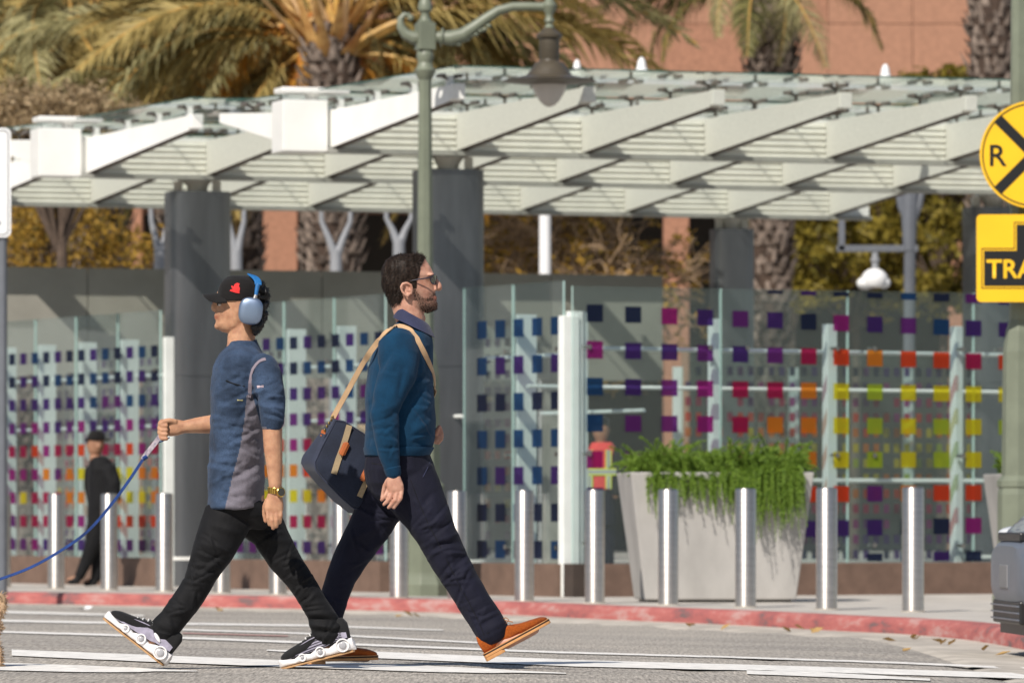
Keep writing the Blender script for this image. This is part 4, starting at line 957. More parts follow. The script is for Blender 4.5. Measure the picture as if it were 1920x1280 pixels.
# ================================================================ people
def skinmat(name, c, c2, beard=(.05,.03,.022)):
    m, nt, b = _mk(name); N = nt.nodes; L = nt.links; b.inputs['Roughness'].default_value = .56; b.inputs['Specular IOR Level'].default_value = .35
    b.inputs['Subsurface Weight'].default_value = .12; b.inputs['Subsurface Radius'].default_value = (.012,.004,.002); b.inputs['Subsurface Scale'].default_value = .6
    g = N.new('ShaderNodeNewGeometry'); n1 = N.new('ShaderNodeTexNoise'); n1.inputs['Scale'].default_value = 30; n1.inputs['Detail'].default_value = 6; L.new(g.outputs['Position'], n1.inputs['Vector'])
    r = N.new('ShaderNodeValToRGB'); r.color_ramp.elements[0].color = (*c, 1); r.color_ramp.elements[1].color = (*c2, 1); r.color_ramp.elements[0].position = .35; r.color_ramp.elements[1].position = .65; L.new(n1.outputs[0], r.inputs[0])
    at = N.new('ShaderNodeAttribute'); at.attribute_name = 'beard'; n2 = N.new('ShaderNodeTexNoise'); n2.inputs['Scale'].default_value = 260; n2.inputs['Detail'].default_value = 3; L.new(g.outputs['Position'], n2.inputs['Vector'])
    ml = N.new('ShaderNodeMath'); ml.operation = 'MULTIPLY_ADD'; ml.inputs[1].default_value = 1.6; ml.inputs[2].default_value = .0; L.new(n2.outputs[0], ml.inputs[0])
    mu = N.new('ShaderNodeMath'); mu.operation = 'MULTIPLY'; mu.use_clamp = True; L.new(ml.outputs[0], mu.inputs[0]); L.new(at.outputs['Fac'], mu.inputs[1])
    mx = N.new('ShaderNodeMix'); mx.data_type = 'RGBA'; L.new(mu.outputs[0], mx.inputs['Factor']); L.new(r.outputs[0], mx.inputs['A']); mx.inputs['B'].default_value = (*beard, 1)
    al = N.new('ShaderNodeAttribute'); al.attribute_name = 'lip'; m2 = N.new('ShaderNodeMix'); m2.data_type = 'RGBA'; L.new(al.outputs['Fac'], m2.inputs['Factor']); L.new(mx.outputs['Result'], m2.inputs['A']); m2.inputs['B'].default_value = (c[0]*.72, c[1]*.42, c[2]*.42, 1)
    L.new(m2.outputs['Result'], b.inputs['Base Color']); bp = N.new('ShaderNodeBump'); bp.inputs['Strength'].default_value = .2; bp.inputs['Distance'].default_value = .003; L.new(n2.outputs[0], bp.inputs['Height']); L.new(bp.outputs[0], b.inputs['Normal'])
    return m
def clothmat(name, c, rough=.9, var=.14, vs=300, big=.15, bump=.35, sheen=.1):
    m, nt, b = _mk(name); N = nt.nodes; L = nt.links; b.inputs['Roughness'].default_value = rough; b.inputs['Specular IOR Level'].default_value = .2; b.inputs['Sheen Weight'].default_value = sheen; b.inputs['Sheen Roughness'].default_value = .5
    g = N.new('ShaderNodeNewGeometry'); n1 = N.new('ShaderNodeTexNoise'); n1.inputs['Scale'].default_value = vs; n1.inputs['Detail'].default_value = 2; L.new(g.outputs['Position'], n1.inputs['Vector'])
    n2 = N.new('ShaderNodeTexNoise'); n2.inputs['Scale'].default_value = 9; n2.inputs['Detail'].default_value = 5; L.new(g.outputs['Position'], n2.inputs['Vector'])
    r = N.new('ShaderNodeValToRGB'); r.color_ramp.elements[0].position = .35; r.color_ramp.elements[1].position = .65
    r.color_ramp.elements[0].color = (*[x*(1-var) for x in c], 1); r.color_ramp.elements[1].color = (*[x*(1+var) for x in c], 1); L.new(n1.outputs[0], r.inputs[0])
    r2 = N.new('ShaderNodeValToRGB'); r2.color_ramp.elements[0].position = .35; r2.color_ramp.elements[1].position = .65; r2.color_ramp.elements[0].color = (1-big,1-big,1-big,1); r2.color_ramp.elements[1].color = (1+big,1+big,1+big,1); L.new(n2.outputs[0], r2.inputs[0])
    mx = N.new('ShaderNodeMix'); mx.data_type = 'RGBA'; mx.blend_type = 'MULTIPLY'; mx.inputs['Factor'].default_value = 1; L.new(r.outputs[0], mx.inputs['A']); L.new(r2.outputs[0], mx.inputs['B']); L.new(mx.outputs['Result'], b.inputs['Base Color'])
    bp = N.new('ShaderNodeBump'); bp.inputs['Strength'].default_value = bump; bp.inputs['Distance'].default_value = .004; L.new(n1.outputs[0], bp.inputs['Height']); L.new(bp.outputs[0], b.inputs['Normal'])
    return m
m_skinA = skinmat('skin_light', (.44,.215,.15), (.58,.33,.24), (.055,.032,.024))
m_skinB = skinmat('skin_tan', (.40,.20,.12), (.54,.30,.18), (.03,.02,.016))
m_skinC = skinmat('skin_brown', (.28,.14,.085), (.34,.18,.11), (.02,.014,.012))
m_hairA = mat('hair_dark_brown', (.014,.009,.007), .55, vs=90, var=.5, c2=(.034,.022,.016), spec=.15)
m_hairB = mat('hair_black', (.006,.005,.005), .5, vs=60, var=.4, spec=.5)
m_sweater = clothmat('teal_knit', (.0035,.034,.078), .92, .25, 420, .2, .5, .06)
m_navy = clothmat('navy_twill', (.0085,.009,.020), .8, .15, 300, .15, .35, .03)
m_collar = clothmat('dark_blue_shirt', (.035,.04,.085), .85, .15, 300, .12)
m_blk = clothmat('black_twill', (.0065,.0066,.0078), .75, .2, 300, .2, .35, .03)
m_blkcap = clothmat('black_cotton', (.008,.007,.007), .85, .2, 260, .2)
m_denim = clothmat('blue_tunic', (.033,.055,.10), .85, .25, 300, .35, .4, .05)
m_greyp = clothmat('grey_side_panel', (.135,.125,.15), .85, .15, 300, .2)
m_pipe = clothmat('mauve_piping', (.24,.20,.235), .85, .1, 300, .1)
m_suede = clothmat('rust_suede', (.30,.068,.009), .95, .2, 180, .25, .5, .12)
m_solet = mat('tan_rubber', (.55,.27,.10), .7, vs=20, var=.12)
m_welt = mat('dark_welt', (.04,.02,.012), .7)
def person_empty(fr, px, py, label, group=None):
    q = fr(px, py); return empty('person', q, label, 'person', group)
def set_attr(me, name, vals):
    a = me.attributes.new(name, 'FLOAT', 'POINT'); a.data.foreach_set('value', vals.astype('f'))
def soft(x, y, poly, w):
    """1 inside the outline, fading over w pixels"""
    ins = inpoly(x, y, poly); d = np.full(len(x), 1e9); n = len(poly)
    for i in range(n):
        x1, y1 = poly[i]; x2, y2 = poly[(i+1) % n]; dx, dy = x2-x1, y2-y1; t = np.clip(((x-x1)*dx+(y-y1)*dy)/(dx*dx+dy*dy+1e-9), 0, 1)
        d = np.minimum(d, np.hypot(x-x1-t*dx, y-y1-t*dy))
    return np.clip(np.where(ins, .5+d/w/2, .5-d/w/2), 0, 1)
def trim(me, fr, keep):
    """delete faces whose centre fails keep(px,py,y)"""
    bm = bmesh.new(); bm.from_mesh(me); cs = np.array([f.calc_center_median()[:] for f in bm.faces]); x, y = topx(cs); k = keep(x, y, cs)
    fs = [f for f, kk in zip(list(bm.faces), k) if not kk]; bmesh.ops.delete(bm, geom=fs, context='FACES'); bm.to_mesh(me); bm.free(); me.update(); return me
def finger(mb, fr, pts, r0, r1, n=10):
    C = [fr(*p) for p in pts]; m = len(C); k = fr.k
    P2 = []
    for i in range(m-1): P2 += [C[i], C[i].lerp(C[i+1], .5)]
    P2.append(C[-1]); d = (C[-1]-C[-2]).normalized(); rr_ = [r0+(r1-r0)*i/(len(P2)-1) for i in range(len(P2))]
    P2 += [C[-1]+d*r1*k*.6, C[-1]+d*r1*k*.95]; rr_ += [r1*.8, r1*.3]
    mb.tube(P2, [q*k for q in rr_], n)
def ribbon(mb, pts, nrm, w, th, mat=0):
    """flat strap along pts; nrm = outward normals"""
    A = []; m = len(pts)
    for i, p in enumerate(pts):
        t = (pts[min(i+1,m-1)]-pts[max(i-1,0)]).normalized(); s_ = t.cross(nrm[i]).normalized()*w/2; nn = s_.cross(t).normalized()*th/2
        if nn.dot(nrm[i]) < 0: nn = -nn
        A.append([p-s_-nn, p+s_-nn, p+s_+nn, p-s_+nn])
    vs = [q for a in A for q in a]; fs = [(i*4+j, i*4+(j+1)%4, i*4+4+(j+1)%4, i*4+4+j) for i in range(m-1) for j in range(4)]+[(3,2,1,0),(4*m-4,4*m-3,4*m-2,4*m-1)]
    mb.add(vs, fs, mat)
def strands(mb, surf, keep, n, L, wid, dirf, seed, fr, mat=0, bend=.3):
    """short hairs standing on a surface"""
    rg = random.Random(seed); a, nm = vnp(surf); x, y = topx(a); ok = np.nonzero(keep(x, y, a))[0]
    for _ in range(n):
        i = int(rg.choice(ok)); p = Vector(a[i]); nn = Vector(nm[i]); d = (dirf(x[i], y[i], nn)+Vector((rg.gauss(0,.18), rg.gauss(0,.18), rg.gauss(0,.18)))).normalized()
        l = L*rg.uniform(.6,1.25); s_ = d.cross(nn)
        s_ = s_.normalized()*wid if s_.length > 1e-4 else Vector((wid,0,0))
        p = p-nn*.002; q = p+d*l*.55+nn*l*.12; e_ = p+d*l-nn*l*.05
        mb.add([p-s_, p+s_, q+s_*.8, q-s_*.8, e_], [(0,1,2,3),(3,2,4)], mat)
# ---------------------------------------------------------------- the bearded man walking right
A = Frame(24.5)
pA = person_empty(A, 760, 1243, 'bearded man in teal sweater and navy trousers striding right')
HA = [(478,748,784,10),(484,733,797,26),(492,725,802,32),(501,721,808,35),(510,719,812,36.5),(516,719,815,36.5),(521,719,813,36),(527,719,811.5,35.5),(535,720,813.5,35),(543,722,815,34),(549,725,816.5,32),(555,728,816,30),(559,730,819,29),(563,731,817.5,28),(568,734,820.5,27),(574,738,820.5,25),(579,743,816,22),(583,752,810,17),(586,765,802,9)]
def head_loft(mb, fr, H, front, ftap, n=32): slabs(mb, fr, H, n, 2.25, 0, front, ftap)
mb = MB(); head_loft(mb, A, HA, 1, .36)
limb(mb, A, [(757,548,0,29,27),(764,575,0,29,27),(769,600,0,27,26),(769,618,0,26,26)], 24)      # neck
limb(mb, A, [(811,519,0,5,5.5),(816.5,528,0,6.5,6.5),(821.5,536,0,7.5,8),(822.5,540,0,7,9)], 14)         # nose
for s_ in (-1, 1): mb.ell(A(817.5,542,s_*.010), (.008,.007,.007))                                  # nostrils
for s_ in (-1, 1):
    mb.ell(A(808,515,s_*.03), (.016,.026,.009))                                                # brow
    ds = s_*.078                                                                                # ear
    ear = [(770,552),(773,544),(771,535),(763,530.5),(755,532),(752,538),(754,546),(760,553),(766,555.5)]
    mb.tube([A(x, y, ds+s_*(.006+.012*(772-x)/22)) for x, y in ear], [.0055,.006,.0066,.0066,.0066,.006,.0055,.006,.006], 8)
    mb.ell(A(764,542,ds-s_*.003), (.02,.006,.024)); mb.ell(A(769.5,545,ds+s_*.005), (.005,.007,.008)); mb.tube([A(758,536,ds+s_*.009), A(763,538,ds+s_*.007), A(765,546,ds+s_*.007)], .0032, 6); mb.ell(A(765,553,ds+s_*.006), (.009,.006,.009))
mb.ell(A(816,560.5,0), (.008,.019,.0055)); mb.ell(A(816,556.5,0), (.008,.018,.005))              # lips
mb.ell(A(813,574,0), (.018,.022,.018)); mb.ell(A(792,597,0), (.014,.014,.02))                   # chin, adam's apple
# trunk and limbs under the clothes
slabs(mb, A, [(622,750,796,30),(645,720,800,58),(700,700,802,76),(780,702,806,70),(850,700,800,66),(900,700,805,66),(935,720,795,55)], 24)
armA = [(748,648,-.13,22,20),(745,690,-.185,21,20),(724,765,-.225,18,18),(727,820,-.225,17,17),(735,870,-.22,13,12),(738,893,-.22,11.5,10.5)]
limb(mb, A, armA)
limb(mb, A, [(738,890,-.22,11.5,9.5),(739,902,-.221,14.5,9),(741,912,-.222,16.5,8.5),(742,919,-.222,15,8)], 18, pw=2.6)
for f_ in ([(729,915,-.216),(723,929,-.228),(715.5,936.5,-.222)], [(737,918,-.224),(730.5,935,-.236),(720,945,-.228)], [(746,918,-.226),(741,937,-.238),(728.5,951,-.228)], [(753.5,914,-.222),(751.5,933,-.236),(738.5,951,-.226)]): finger(mb, A, f_, 4.6, 3.5)
finger(mb, A, [(729,899,-.212),(722,911,-.196),(719,925,-.19),(717,933,-.196)], 5.6, 4.2)
limb(mb, A, [(758,648,.13,22,20),(765,700,.2,24,22),(776,765,.24,18,18),(800,805,.25,15,14),(811,819,.25,11,10)])
limb(mb, A, [(811,819,.25,10,9),(818,822,.25,12,13),(823,818,.25,9,13)], 14)
for i, q in enumerate(((0,-6),(1,-1),(1,4),(0,9))): finger(mb, A, [(820,822+q[1],.24),(828+q[0],814+q[1],.235),(824,805+q[1],.235)], 4.3, 3.3)
finger(mb, A, [(816,815,.225),(820,806,.215),(823,800,.215)], 4.6, 3.6)
legN = [(772,915,-.075,36,32),(798,965,-.088,30,30),(817,999,-.09,28,28),(846,1058,-.09,26,26),(872,1099,-.09,25,25),(893,1134,-.09,20,20),(915,1172,-.09,15,16),(925,1196,-.09,14,14)]
legF = [(730,915,.075,36,32),(700,970,.088,30,30),(685,1000,.09,31,32),(658,1042,.09,26,26),(640,1084,.09,23,24),(625,1125,.09,19,20),(613,1180,.09,14,15),(611,1205,.09,14,14)]
limb(mb, A, legN); limb(mb, A, legF)
limb(mb, A, [(922,1203,-.09,13,13),(950,1203,-.09,13,15),(985,1188,-.09,10,16),(1005,1180,-.09,7,12)]); limb(mb, A, [(608,1212,.09,13,13),(640,1226,.09,13,15),(675,1231,.09,9,15),(690,1234,.09,6,10)])
me = remesh(mb, .0038, 2, 'body'); rumple(me, .0006, 60); a, nm = vnp(me); x, y = topx(a)
bp_ = [(775,533),(783,548),(795,557),(806,551),(815,546),(824,548),(823,556),(826,562),(826,585),(806,590),(790,583),(779,566),(773,550)]
set_attr(me, 'beard', soft(x, y, bp_, 7)*.82+soft(x, y, [(805,546),(822,545),(822,553),(806,554)], 4)*.1)
set_attr(me, 'lip', soft(x, y, [(812,556),(826,554),(826,563),(814,562)], 3)*.75)
bodyA = link_mesh('body', me, pA, m_skinA, smooth=True)
# hair: close cap on the skull plus combed strands
hp = [(803,470),(794,487),(788,500),(786,514),(783,520),(781,531),(781,541),(776,541),(772,534),(764,529),(753,531),(751,542),(756,556),(752,566),(745,577),(733,571),(716,556),(706,500),(720,480),(745,470)]
mb = MB(); head_loft(mb, A, [(y-(1 if y < 520 else 0), b-3.5, f+1.2, h+2.0) for y, b, f, h in HA[:17]], 1, .36); me = remesh(mb, .004, 2, 'hair'); rumple(me, .0045, 70, (1,1,.4), 3)
hk = lambda x, y, c: inpoly(x, y, hp)
trim(me, A, hk); mb = MB(); 
def hdir(x, y, nn):
    if y < 500: return (Vector((.35, 0, .15))+nn*.12)
    if x > 775: return Vector((-.35,0,-.9))
    return Vector((-.45 if x > 735 else -.12,0,-.75))+nn*.12
strands(mb, me, lambda x, y, c: np.ones(len(x), bool), 7000, .014, .0007, hdir, 4, A)
strands(mb, me, lambda x, y, c: (x > 770) & (y < 492), 160, .020, .0008, lambda x, y, nn: Vector((.35,0,.6))+nn*.25, 5, A)
hs = mb.mesh('hs'); bm = bmesh.new(); bm.from_mesh(me); bm.from_mesh(hs); bm.to_mesh(me); bm.free()
hairA = link_mesh('hair', me, pA, m_hairA, smooth=True)
# beard: short bristles on the jaw
mb = MB(); me_b = bodyA.data.copy(); a_, n_ = vnp(me_b); setv(me_b, a_+np.array(ORG[bodyA.name], 'f'))
strands(mb, me_b, lambda x, y, c: inpoly(x, y, [(777,538),(785,550),(797,559),(806,553),(815,548),(822,549),(814,553),(812,562),(822,564),(826,585),(806,589),(791,582),(780,566),(774,550)]), 2600, .008, .0006, lambda x, y, nn: nn*.35+Vector((.3,0,-.8)), 14, A); mb.build('beard', m_hairA, pA)
# sweater: torso, sleeves and ribbed hem in one surface
mb = MB(); slabs(mb, A, [(598,748,786,25),(606,743,799,31),(613,737,803,39),(621,729,806,49),(633,715,810,68),(650,703,811.5,84),(690,690,811,88),(740,684.5,814,87),(790,687,817.5,84),(822,684,816,82),(836,683,812,80),(849,684,806,78)], 36, 2.35)
slN = [(745,641,-.135,37,32),(748,668,-.168,40,34),(746,702,-.195,36,31),(727,745,-.218,29.5,27),(721,775,-.226,25.5,24),(724,810,-.227,24,22),(729,850,-.224,21,19),(735,876,-.221,16,15),(737.5,889,-.22,14,13)]
slF = [(757,641,.135,37,32),(762,680,.185,38,33),(770,740,.225,28,26),(786,785,.245,23,22),(803,809,.25,17,16),(811,817,.25,13,12)]
limb(mb, A, slN, 24); limb(mb, A, slF, 20)
me = remesh(mb, .0048, 4, 'sweater')
folds(me, autofolds([(p[0], p[1], p[3]) for p in slN[2:]], 14, 3, (3,5), (.0015,.003))+autofolds([(790,700,24),(795,760,28),(790,830,28)], 10, 4, (3,5), (.002,.004))+[(684,720,690,800,6,.003),(712,690,733,655,7,-.006),(720,705,745,672,8,.006),(757,690,748,745,6,-.007),(790,735,766,778,8,-.007),(812,745,780,800,7,.006),(808,790,772,812,7,.006),(812,770,778,790,7,-.006),(800,822,770,835,6,-.004),(702,760,690,800,7,.006),(694,742,700,765,6,-.007),(722,790,745,770,5,-.005),(714,770,742,760,5,.004),(716,800,746,792,5,.004),(726,838,748,846,5,-.003),(700,815,690,830,6,-.005),(770,812,800,845,8,-.005),(684,760,697,745,5,.005),(735,660,715,690,5,-.004)])
rumple(me, .004, 9, (1,1,.7), 1); rumple(me, .0016, 28, (1,1,.6), 2)
sweater = link_mesh('sweater', me, pA, m_sweater, smooth=True)
mb = MB(); slabs(mb, A, [(838,681.5,814,81),(841,681,813.5,81.5),(853,683,806.5,79.5),(855,685,804.5,78)], 40, 2.35); rib = mb.build('hem', m_sweater, sweater, smooth=True)
mb = MB(); limb(mb, A, [(735.2,877,-.221,16.2,15.2),(738,889.5,-.22,14.4,13.2)], 22); mb.build('cuff', m_sweater, sweater, smooth=True)
# shirt collar
mb = MB(); n = 36; rows = []
def cring(xb, yb, xf, yf, hd, w=1.0):
    out = []
    for i in range(n+1):
        a_ = PI*.06+(2*PI-PI*.12)*i/n; t = (1-math.cos(a_))/2    # 0 front .. 1 back
        xx = xf+(xb-xf)*t; yy = yf+(yb-yf)*t; out.append(A(xx, yy, math.sin(a_)*hd*A.k))
    return out
rows = [cring(746,578,798,608,30), cring(744,573,801,605,32), cring(741.5,578,807,612,38), cring(738,592,815,629,48), cring(737,595,817,633,51), cring(739.5,594,813,632,49), cring(745,582,800,613,33)]
mb.sheet(rows); mb.build('shirt_collar', m_collar, pA, smooth=True)
# trousers
mb = MB(); slabs(mb, A, [(842,688,803,72),(850,686,806,76),(880,682,815,78),(905,685,818,70),(928,698,812,54),(945,715,798,34)], 32, 2.3)
legNt = [(762,900,-.075,58,40),(782,935,-.085,52,40),(799,965,-.09,45,38),(817,999,-.09,39,36),(832,1028,-.09,37,34),(847,1058,-.09,34,32),(869,1097,-.09,33,31),(891,1132,-.09,31,29),(910,1160,-.09,31,28),(926,1187,-.09,32,28)]
legFt = [(735,905,.075,52,40),(712,955,.085,44,38),(686,1000,.09,38,36),(660,1040,.09,33,33),(640,1082,.09,28,30),(627,1119,.09,27,28),(617,1150,.09,27,27),(611,1185,.09,28,27),(609,1200,.09,28,27)]
limb(mb, A, legNt, 26); limb(mb, A, legFt, 24)
me = remesh(mb, .0048, 6, 'trousers')
folds(me, autofolds([(p[0], p[1], p[3]) for p in legNt[2:]], 34, 1)+autofolds([(p[0], p[1], p[3]) for p in legFt[1:]], 26, 2)+[(806,870,828,905,7,.004),(795,880,812,868,3,.004),(835,965,800,985,6,.008),(845,985,795,1000,6,-.007),(850,1000,815,1015,6,.008),(858,1015,808,1022,5,-.007),(866,1032,830,1040,6,.008),(870,1045,835,1075,6,-.007),(880,1058,855,1085,6,.007),(835,1045,850,1090,6,.005),(890,1080,865,1110,6,-.004),(903,1125,880,1140,6,.004),(935,1150,905,1170,6,-.005),(945,1165,915,1180,5,.005),(865,1115,900,1190,3,.004),(845,1060,868,1110,3,.003),(700,930,760,1000,6,-.006),(690,915,745,960,6,.006),(735,1000,690,1035,6,.006),(720,985,670,1050,6,-.006),(700,1040,660,1065,5,.006),(690,1050,645,1080,5,-.005),(660,1000,630,1080,6,.004),(640,1100,615,1160,5,-.004),(700,990,660,1010,5,.005),(714,868,724,870,3,-.004),(810,925,790,950,6,-.006),(780,940,805,960,6,.006)])
rumple(me, .005, 11, (1,1,.55), 5); rumple(me, .002, 30, (1,1,.5), 6)
trA = link_mesh('trousers', me, pA, m_navy, smooth=True)
# pocket slit and side seam
bvT = BVHTree.FromPolygons([Vector(v_.co)+ORG[trA.name] for v_ in trA.data.vertices], [p_.vertices[:] for p_ in trA.data.polygons])
def seam(bv, pts, r, m, name, parent):
    q_ = [bv_[0] for bv_ in (on_surf(bv, x_, y_, .0004) for x_, y_ in pts) if bv_[0] is not None]
    if len(q_) > 1: mb = MB(); mb.tube(q_, r, 5); mb.build(name, m, parent, smooth=True)
def on_surf(bv, px, py, off=.004, dflt=None):
    o_ = Vector((0,0,CZ)); d_ = (P(px, py, 24.5)-o_).normalized(); h = bv.ray_cast(o_, d_)
    if h[0] is None: return dflt, Vector((0,-1,0))
    return h[0]+h[1]*off*(1 if h[1].dot(d_) < 0 else -1), h[1] if h[1].dot(d_) < 0 else -h[1]
seam(bvT, [(806,866),(802,876),(797,886),(793,894)], .0022, m_collar, 'pocket', trA); seam(bvT, [(697,868),(705,869.5),(714,871),(722,872)], .002, m_blk, 'back_pocket', trA)
seam(bvT, [(770,900),(785,940),(800,975),(818,1010),(838,1050),(858,1090),(880,1130),(900,1170),(908,1190)], .0013, m_blk, 'side_seam', trA)
seam(bvT, [(899,1194),(915,1186),(935,1176),(951,1165)], .0016, m_blk, 'hem_stitch', trA)
# suede shoes
def shoe_loft(mb, T, rows, n=20, mat=0, pw=2.6):
    """rows along the length: (x, z_bottom, z_top, half width) in metres; T maps local to world"""
    secs = []
    for x, z0, z1, w in rows: secs.append((T@Vector((x,0,(z0+z1)/2)), T.to_3x3()@Vector((0,w,0)), T.to_3x3()@Vector((0,0,(z1-z0)/2)), pw))
    mb.loft(secs, n, mat)
def shoe_T(fr, px, py, dy, ang, dirx):
    """heel bottom at px,py; toe towards dirx, lifted by ang degrees"""
    a = math.radians(ang); X = Vector((dirx*math.cos(a), 0, math.sin(a))); Z = Vector((-dirx*math.sin(a), 0, math.cos(a))); Y = Z.cross(X); q = fr(px, py, dy)
    return Matrix(((X.x,Y.x,Z.x,q.x),(X.y,Y.y,Z.y,q.y),(X.z,Y.z,Z.z,q.z),(0,0,0,1)))
def suede_shoe(T, parent, lab=None):
    s_ = MB(); shoe_loft(s_, T, [(.004,.026,.05,.02),(.0,.026,.085,.03),(.006,.026,.112,.034),(.03,.026,.120,.036),(.07,.026,.122,.037),(.10,.026,.116,.037),(.125,.026,.103,.038),(.155,.026,.088,.04),(.19,.026,.075,.044),(.225,.026,.066,.047),(.26,.026,.060,.047),(.285,.026,.054,.043),(.302,.026,.046,.034),(.312,.028,.04,.02)], 22)
    me = remesh(s_, .005, 2, 'shoe'); rumple(me, .0025, 30, seed=8); up = link_mesh('shoe', me, parent, m_suede, smooth=True)
    def sole(z0, z1, g, m, name, rows):
        mb = MB(); vs = []; 
        outl = [(x, w+g) for x, w in rows]; pts = [(x, w) for x, w in outl]+[(x, -w) for x, w in outl[::-1]]
        mb.prism([T@Vector((x, y, z0)) for x, y in pts], T.to_3x3()@Vector((0,0,z1-z0))); mb.build(name, m, up, bevel=.002)
    rows = [(-.004,.014),(.004,.028),(.03,.036),(.08,.036),(.13,.036),(.18,.042),(.225,.048),(.265,.047),(.295,.036),(.313,.02),(.318,.006)]
    sole(.010, .021, .004, m_solet, 'sole', rows); sole(.0215, .027, .003, m_welt, 'welt', rows); sole(.0275,.031,.0045, m_solet, 'rand', rows)
    sole(-.006, .0095, .003, m_solet, 'heel', [(-.004,.014),(.004,.028),(.03,.036),(.075,.036),(.088,.03)])
    mb = MB()
    for i in range(3):
        x = .122+i*.017; z = .107-i*.011; mb.tube([T@Vector((x, -.026, z-.012)), T@Vector((x+.004, 0, z+.003)), T@Vector((x, .026, z-.012))], .0022, 6)
    for s__ in (-1, 1): mb.tube([T@Vector((.12,0,.108)), T@Vector((.135,s__*.018,.124)), T@Vector((.158,s__*.03,.121)), T@Vector((.165,s__*.034,.107)), T@Vector((.15,s__*.025,.100)), T@Vector((.125,0,.106))], .0016, 5); mb.tube([T@Vector((.12,0,.108)), T@Vector((.15,s__*.03,.112)), T@Vector((.175,s__*.044,.09))], .0016, 5)
    mb.build('lace', mat('tan_lace', (.36,.15,.06), .8), up, smooth=True)
    return up
suede_shoe(shoe_T(A, 913, 1236.5, -.09, 28.5, 1), pA); suede_shoe(shoe_T(A, 572, 1244, .09, 1.5, 1), pA)
# sunglasses
m_frame = mat('dark_frame', (.03,.025,.04), .25, coat=.3); m_lens = mat('dark_lens', (.035,.035,.02), .06, spec=.9, coat=.6)
sg = empty('sunglasses', A(815,520), 'dark rimmed sunglasses on the bearded man', 'sunglasses')
for s_ in (-1, 1):
    mb = MB(); mb.tube([A(772,526,s_*.081), A(785,523.5,s_*.083), A(800,521.5,s_*.08), A(808.5,519,s_*.070)], [.0022,.003,.0032,.0036], 6); mb.tube([A(772,526,s_*.081), A(765,529,s_*.08)], .0022, 6); mb.build('temple', m_frame, sg, smooth=True)
    pts = [A(818.5+(.5 if math.sin(t_) < 0 else -.5)-11.0*abs((.038+.03*math.cos(t_))/.068)**2, 524+9.5*math.sin(t_), s_*(.038+.030*math.cos(t_))) for t_ in [2*PI*i/20 for i in range(20)]]
    mb = MB(); mb.tube(pts+[pts[0]], .0024, 6); mb.build('rim', m_frame, sg, smooth=True)
    mb = MB(); c_ = sum(pts, Vector())/20; mb.add(pts+[c_+Vector((.004,0,0))], [(i,(i+1)%20,20) for i in range(20)]); mb.build('lens', m_lens, sg, smooth=True)
mb = MB(); mb.tube([A(816.5,520,-.01), A(818,519,0), A(816.5,520,.01)], .0024, 6); mb.build('bridge', m_frame, sg, smooth=True)
# ---- messenger bag hanging behind him on a tan strap
m_bag = clothmat('navy_canvas', (.014,.019,.036), .7, .15, 260, .25); m_bags = clothmat('navy_canvas_gusset', (.03,.036,.062), .65, .15, 260, .2)
m_tan = clothmat('tan_webbing', (.50,.33,.19), .85, .12, 300, .08); m_leath = mat('orange_leather', (.42,.11,.025), .45, vs=30, var=.2); m_brass = mat('aged_brass', (.35,.24,.1), .35, metal=1)
m_web = clothmat('khaki_webbing', (.34,.26,.16), .85, .12, 300, .08)
bag = empty('messenger_bag', A(640, 955, .12), 'navy canvas messenger bag with tan straps on the bearded man\'s back', 'bag')
fpoly = [(630,788),(604,838),(591,866),(592,880),(606,897),(640,932),(664,953),(676,953),(700,905),(722,855),(716,838),(680,812),(645,790)]
bpoly = [(622,784),(596,816),(566,856),(564,868),(571,880),(592,905),(626,940),(655,962),(668,962),(694,915),(714,865),(708,845),(672,815),(638,788)]
mb = MB(); fN = len(fpoly)
cF = (655,872); layers = []
def shrink(poly, k, c): return [(c[0]+(x-c[0])*k, c[1]+(y-c[1])*k) for x, y in poly]
def rs(poly, n=56):
    P_ = [Vector((x, y, 0)) for x, y in poly]; P_.append(P_[0]); L_ = [0]
    for a_, b_ in zip(P_[:-1], P_[1:]): L_.append(L_[-1]+(b_-a_).length)
    out = []
    for i in range(n):
        s_ = L_[-1]*i/n
        for j in range(len(P_)-1):
            if L_[j+1] >= s_: t_ = (s_-L_[j])/(L_[j+1]-L_[j]); q = P_[j].lerp(P_[j+1], t_); out.append((q.x, q.y)); break
    return out
F1, B1 = rs(fpoly), rs(bpoly)
rings = [(shrink(F1,.25,cF),.022),(shrink(F1,.75,cF),.025),(shrink(F1,.95,cF),.032),(F1,.045),([(f_[0]*.55+b_[0]*.45, f_[1]*.55+b_[1]*.45) for f_, b_ in zip(F1, B1)],.105),(B1,.17),(shrink(B1,.93,cF),.185),(shrink(B1,.3,cF),.19)]
vs = [A(x, y, dy) for r_, dy in rings for x, y in r_]; n = 56
fs = [(j*n+i, j*n+(i+1)%n, (j+1)*n+(i+1)%n, (j+1)*n+i) for j in range(len(rings)-1) for i in range(n)]+[tuple(range(n)), tuple(range((len(rings)-1)*n, len(rings)*n))]
mb.add(vs, fs); mb.m = [1 if 3*n <= i < 5*n else 0 for i in range(len(fs))]
bo = mb.build('bag_body', [m_bag, m_bags], bag, smooth=True)
mb = MB(); mb.tube([A(x, y, .040) for x, y in shrink(F1,1.004,cF)+[shrink(F1,1.004,cF)[0]]], .0035, 6); mb.build('piping', m_bags, bag, smooth=True)
def strapq(pts, w, dy, m, name, par): 
    mb = MB(); P_ = [A(x, y, dy) for x, y in pts]; ribbon(mb, P_, [Vector((0,-1,0))]*len(P_), w, .004); return mb.build(name, m, par)
strapq([(655,797),(650,815),(643,838),(634,862),(626,888)], .026, .0195, m_web, 'front_strap', bag)
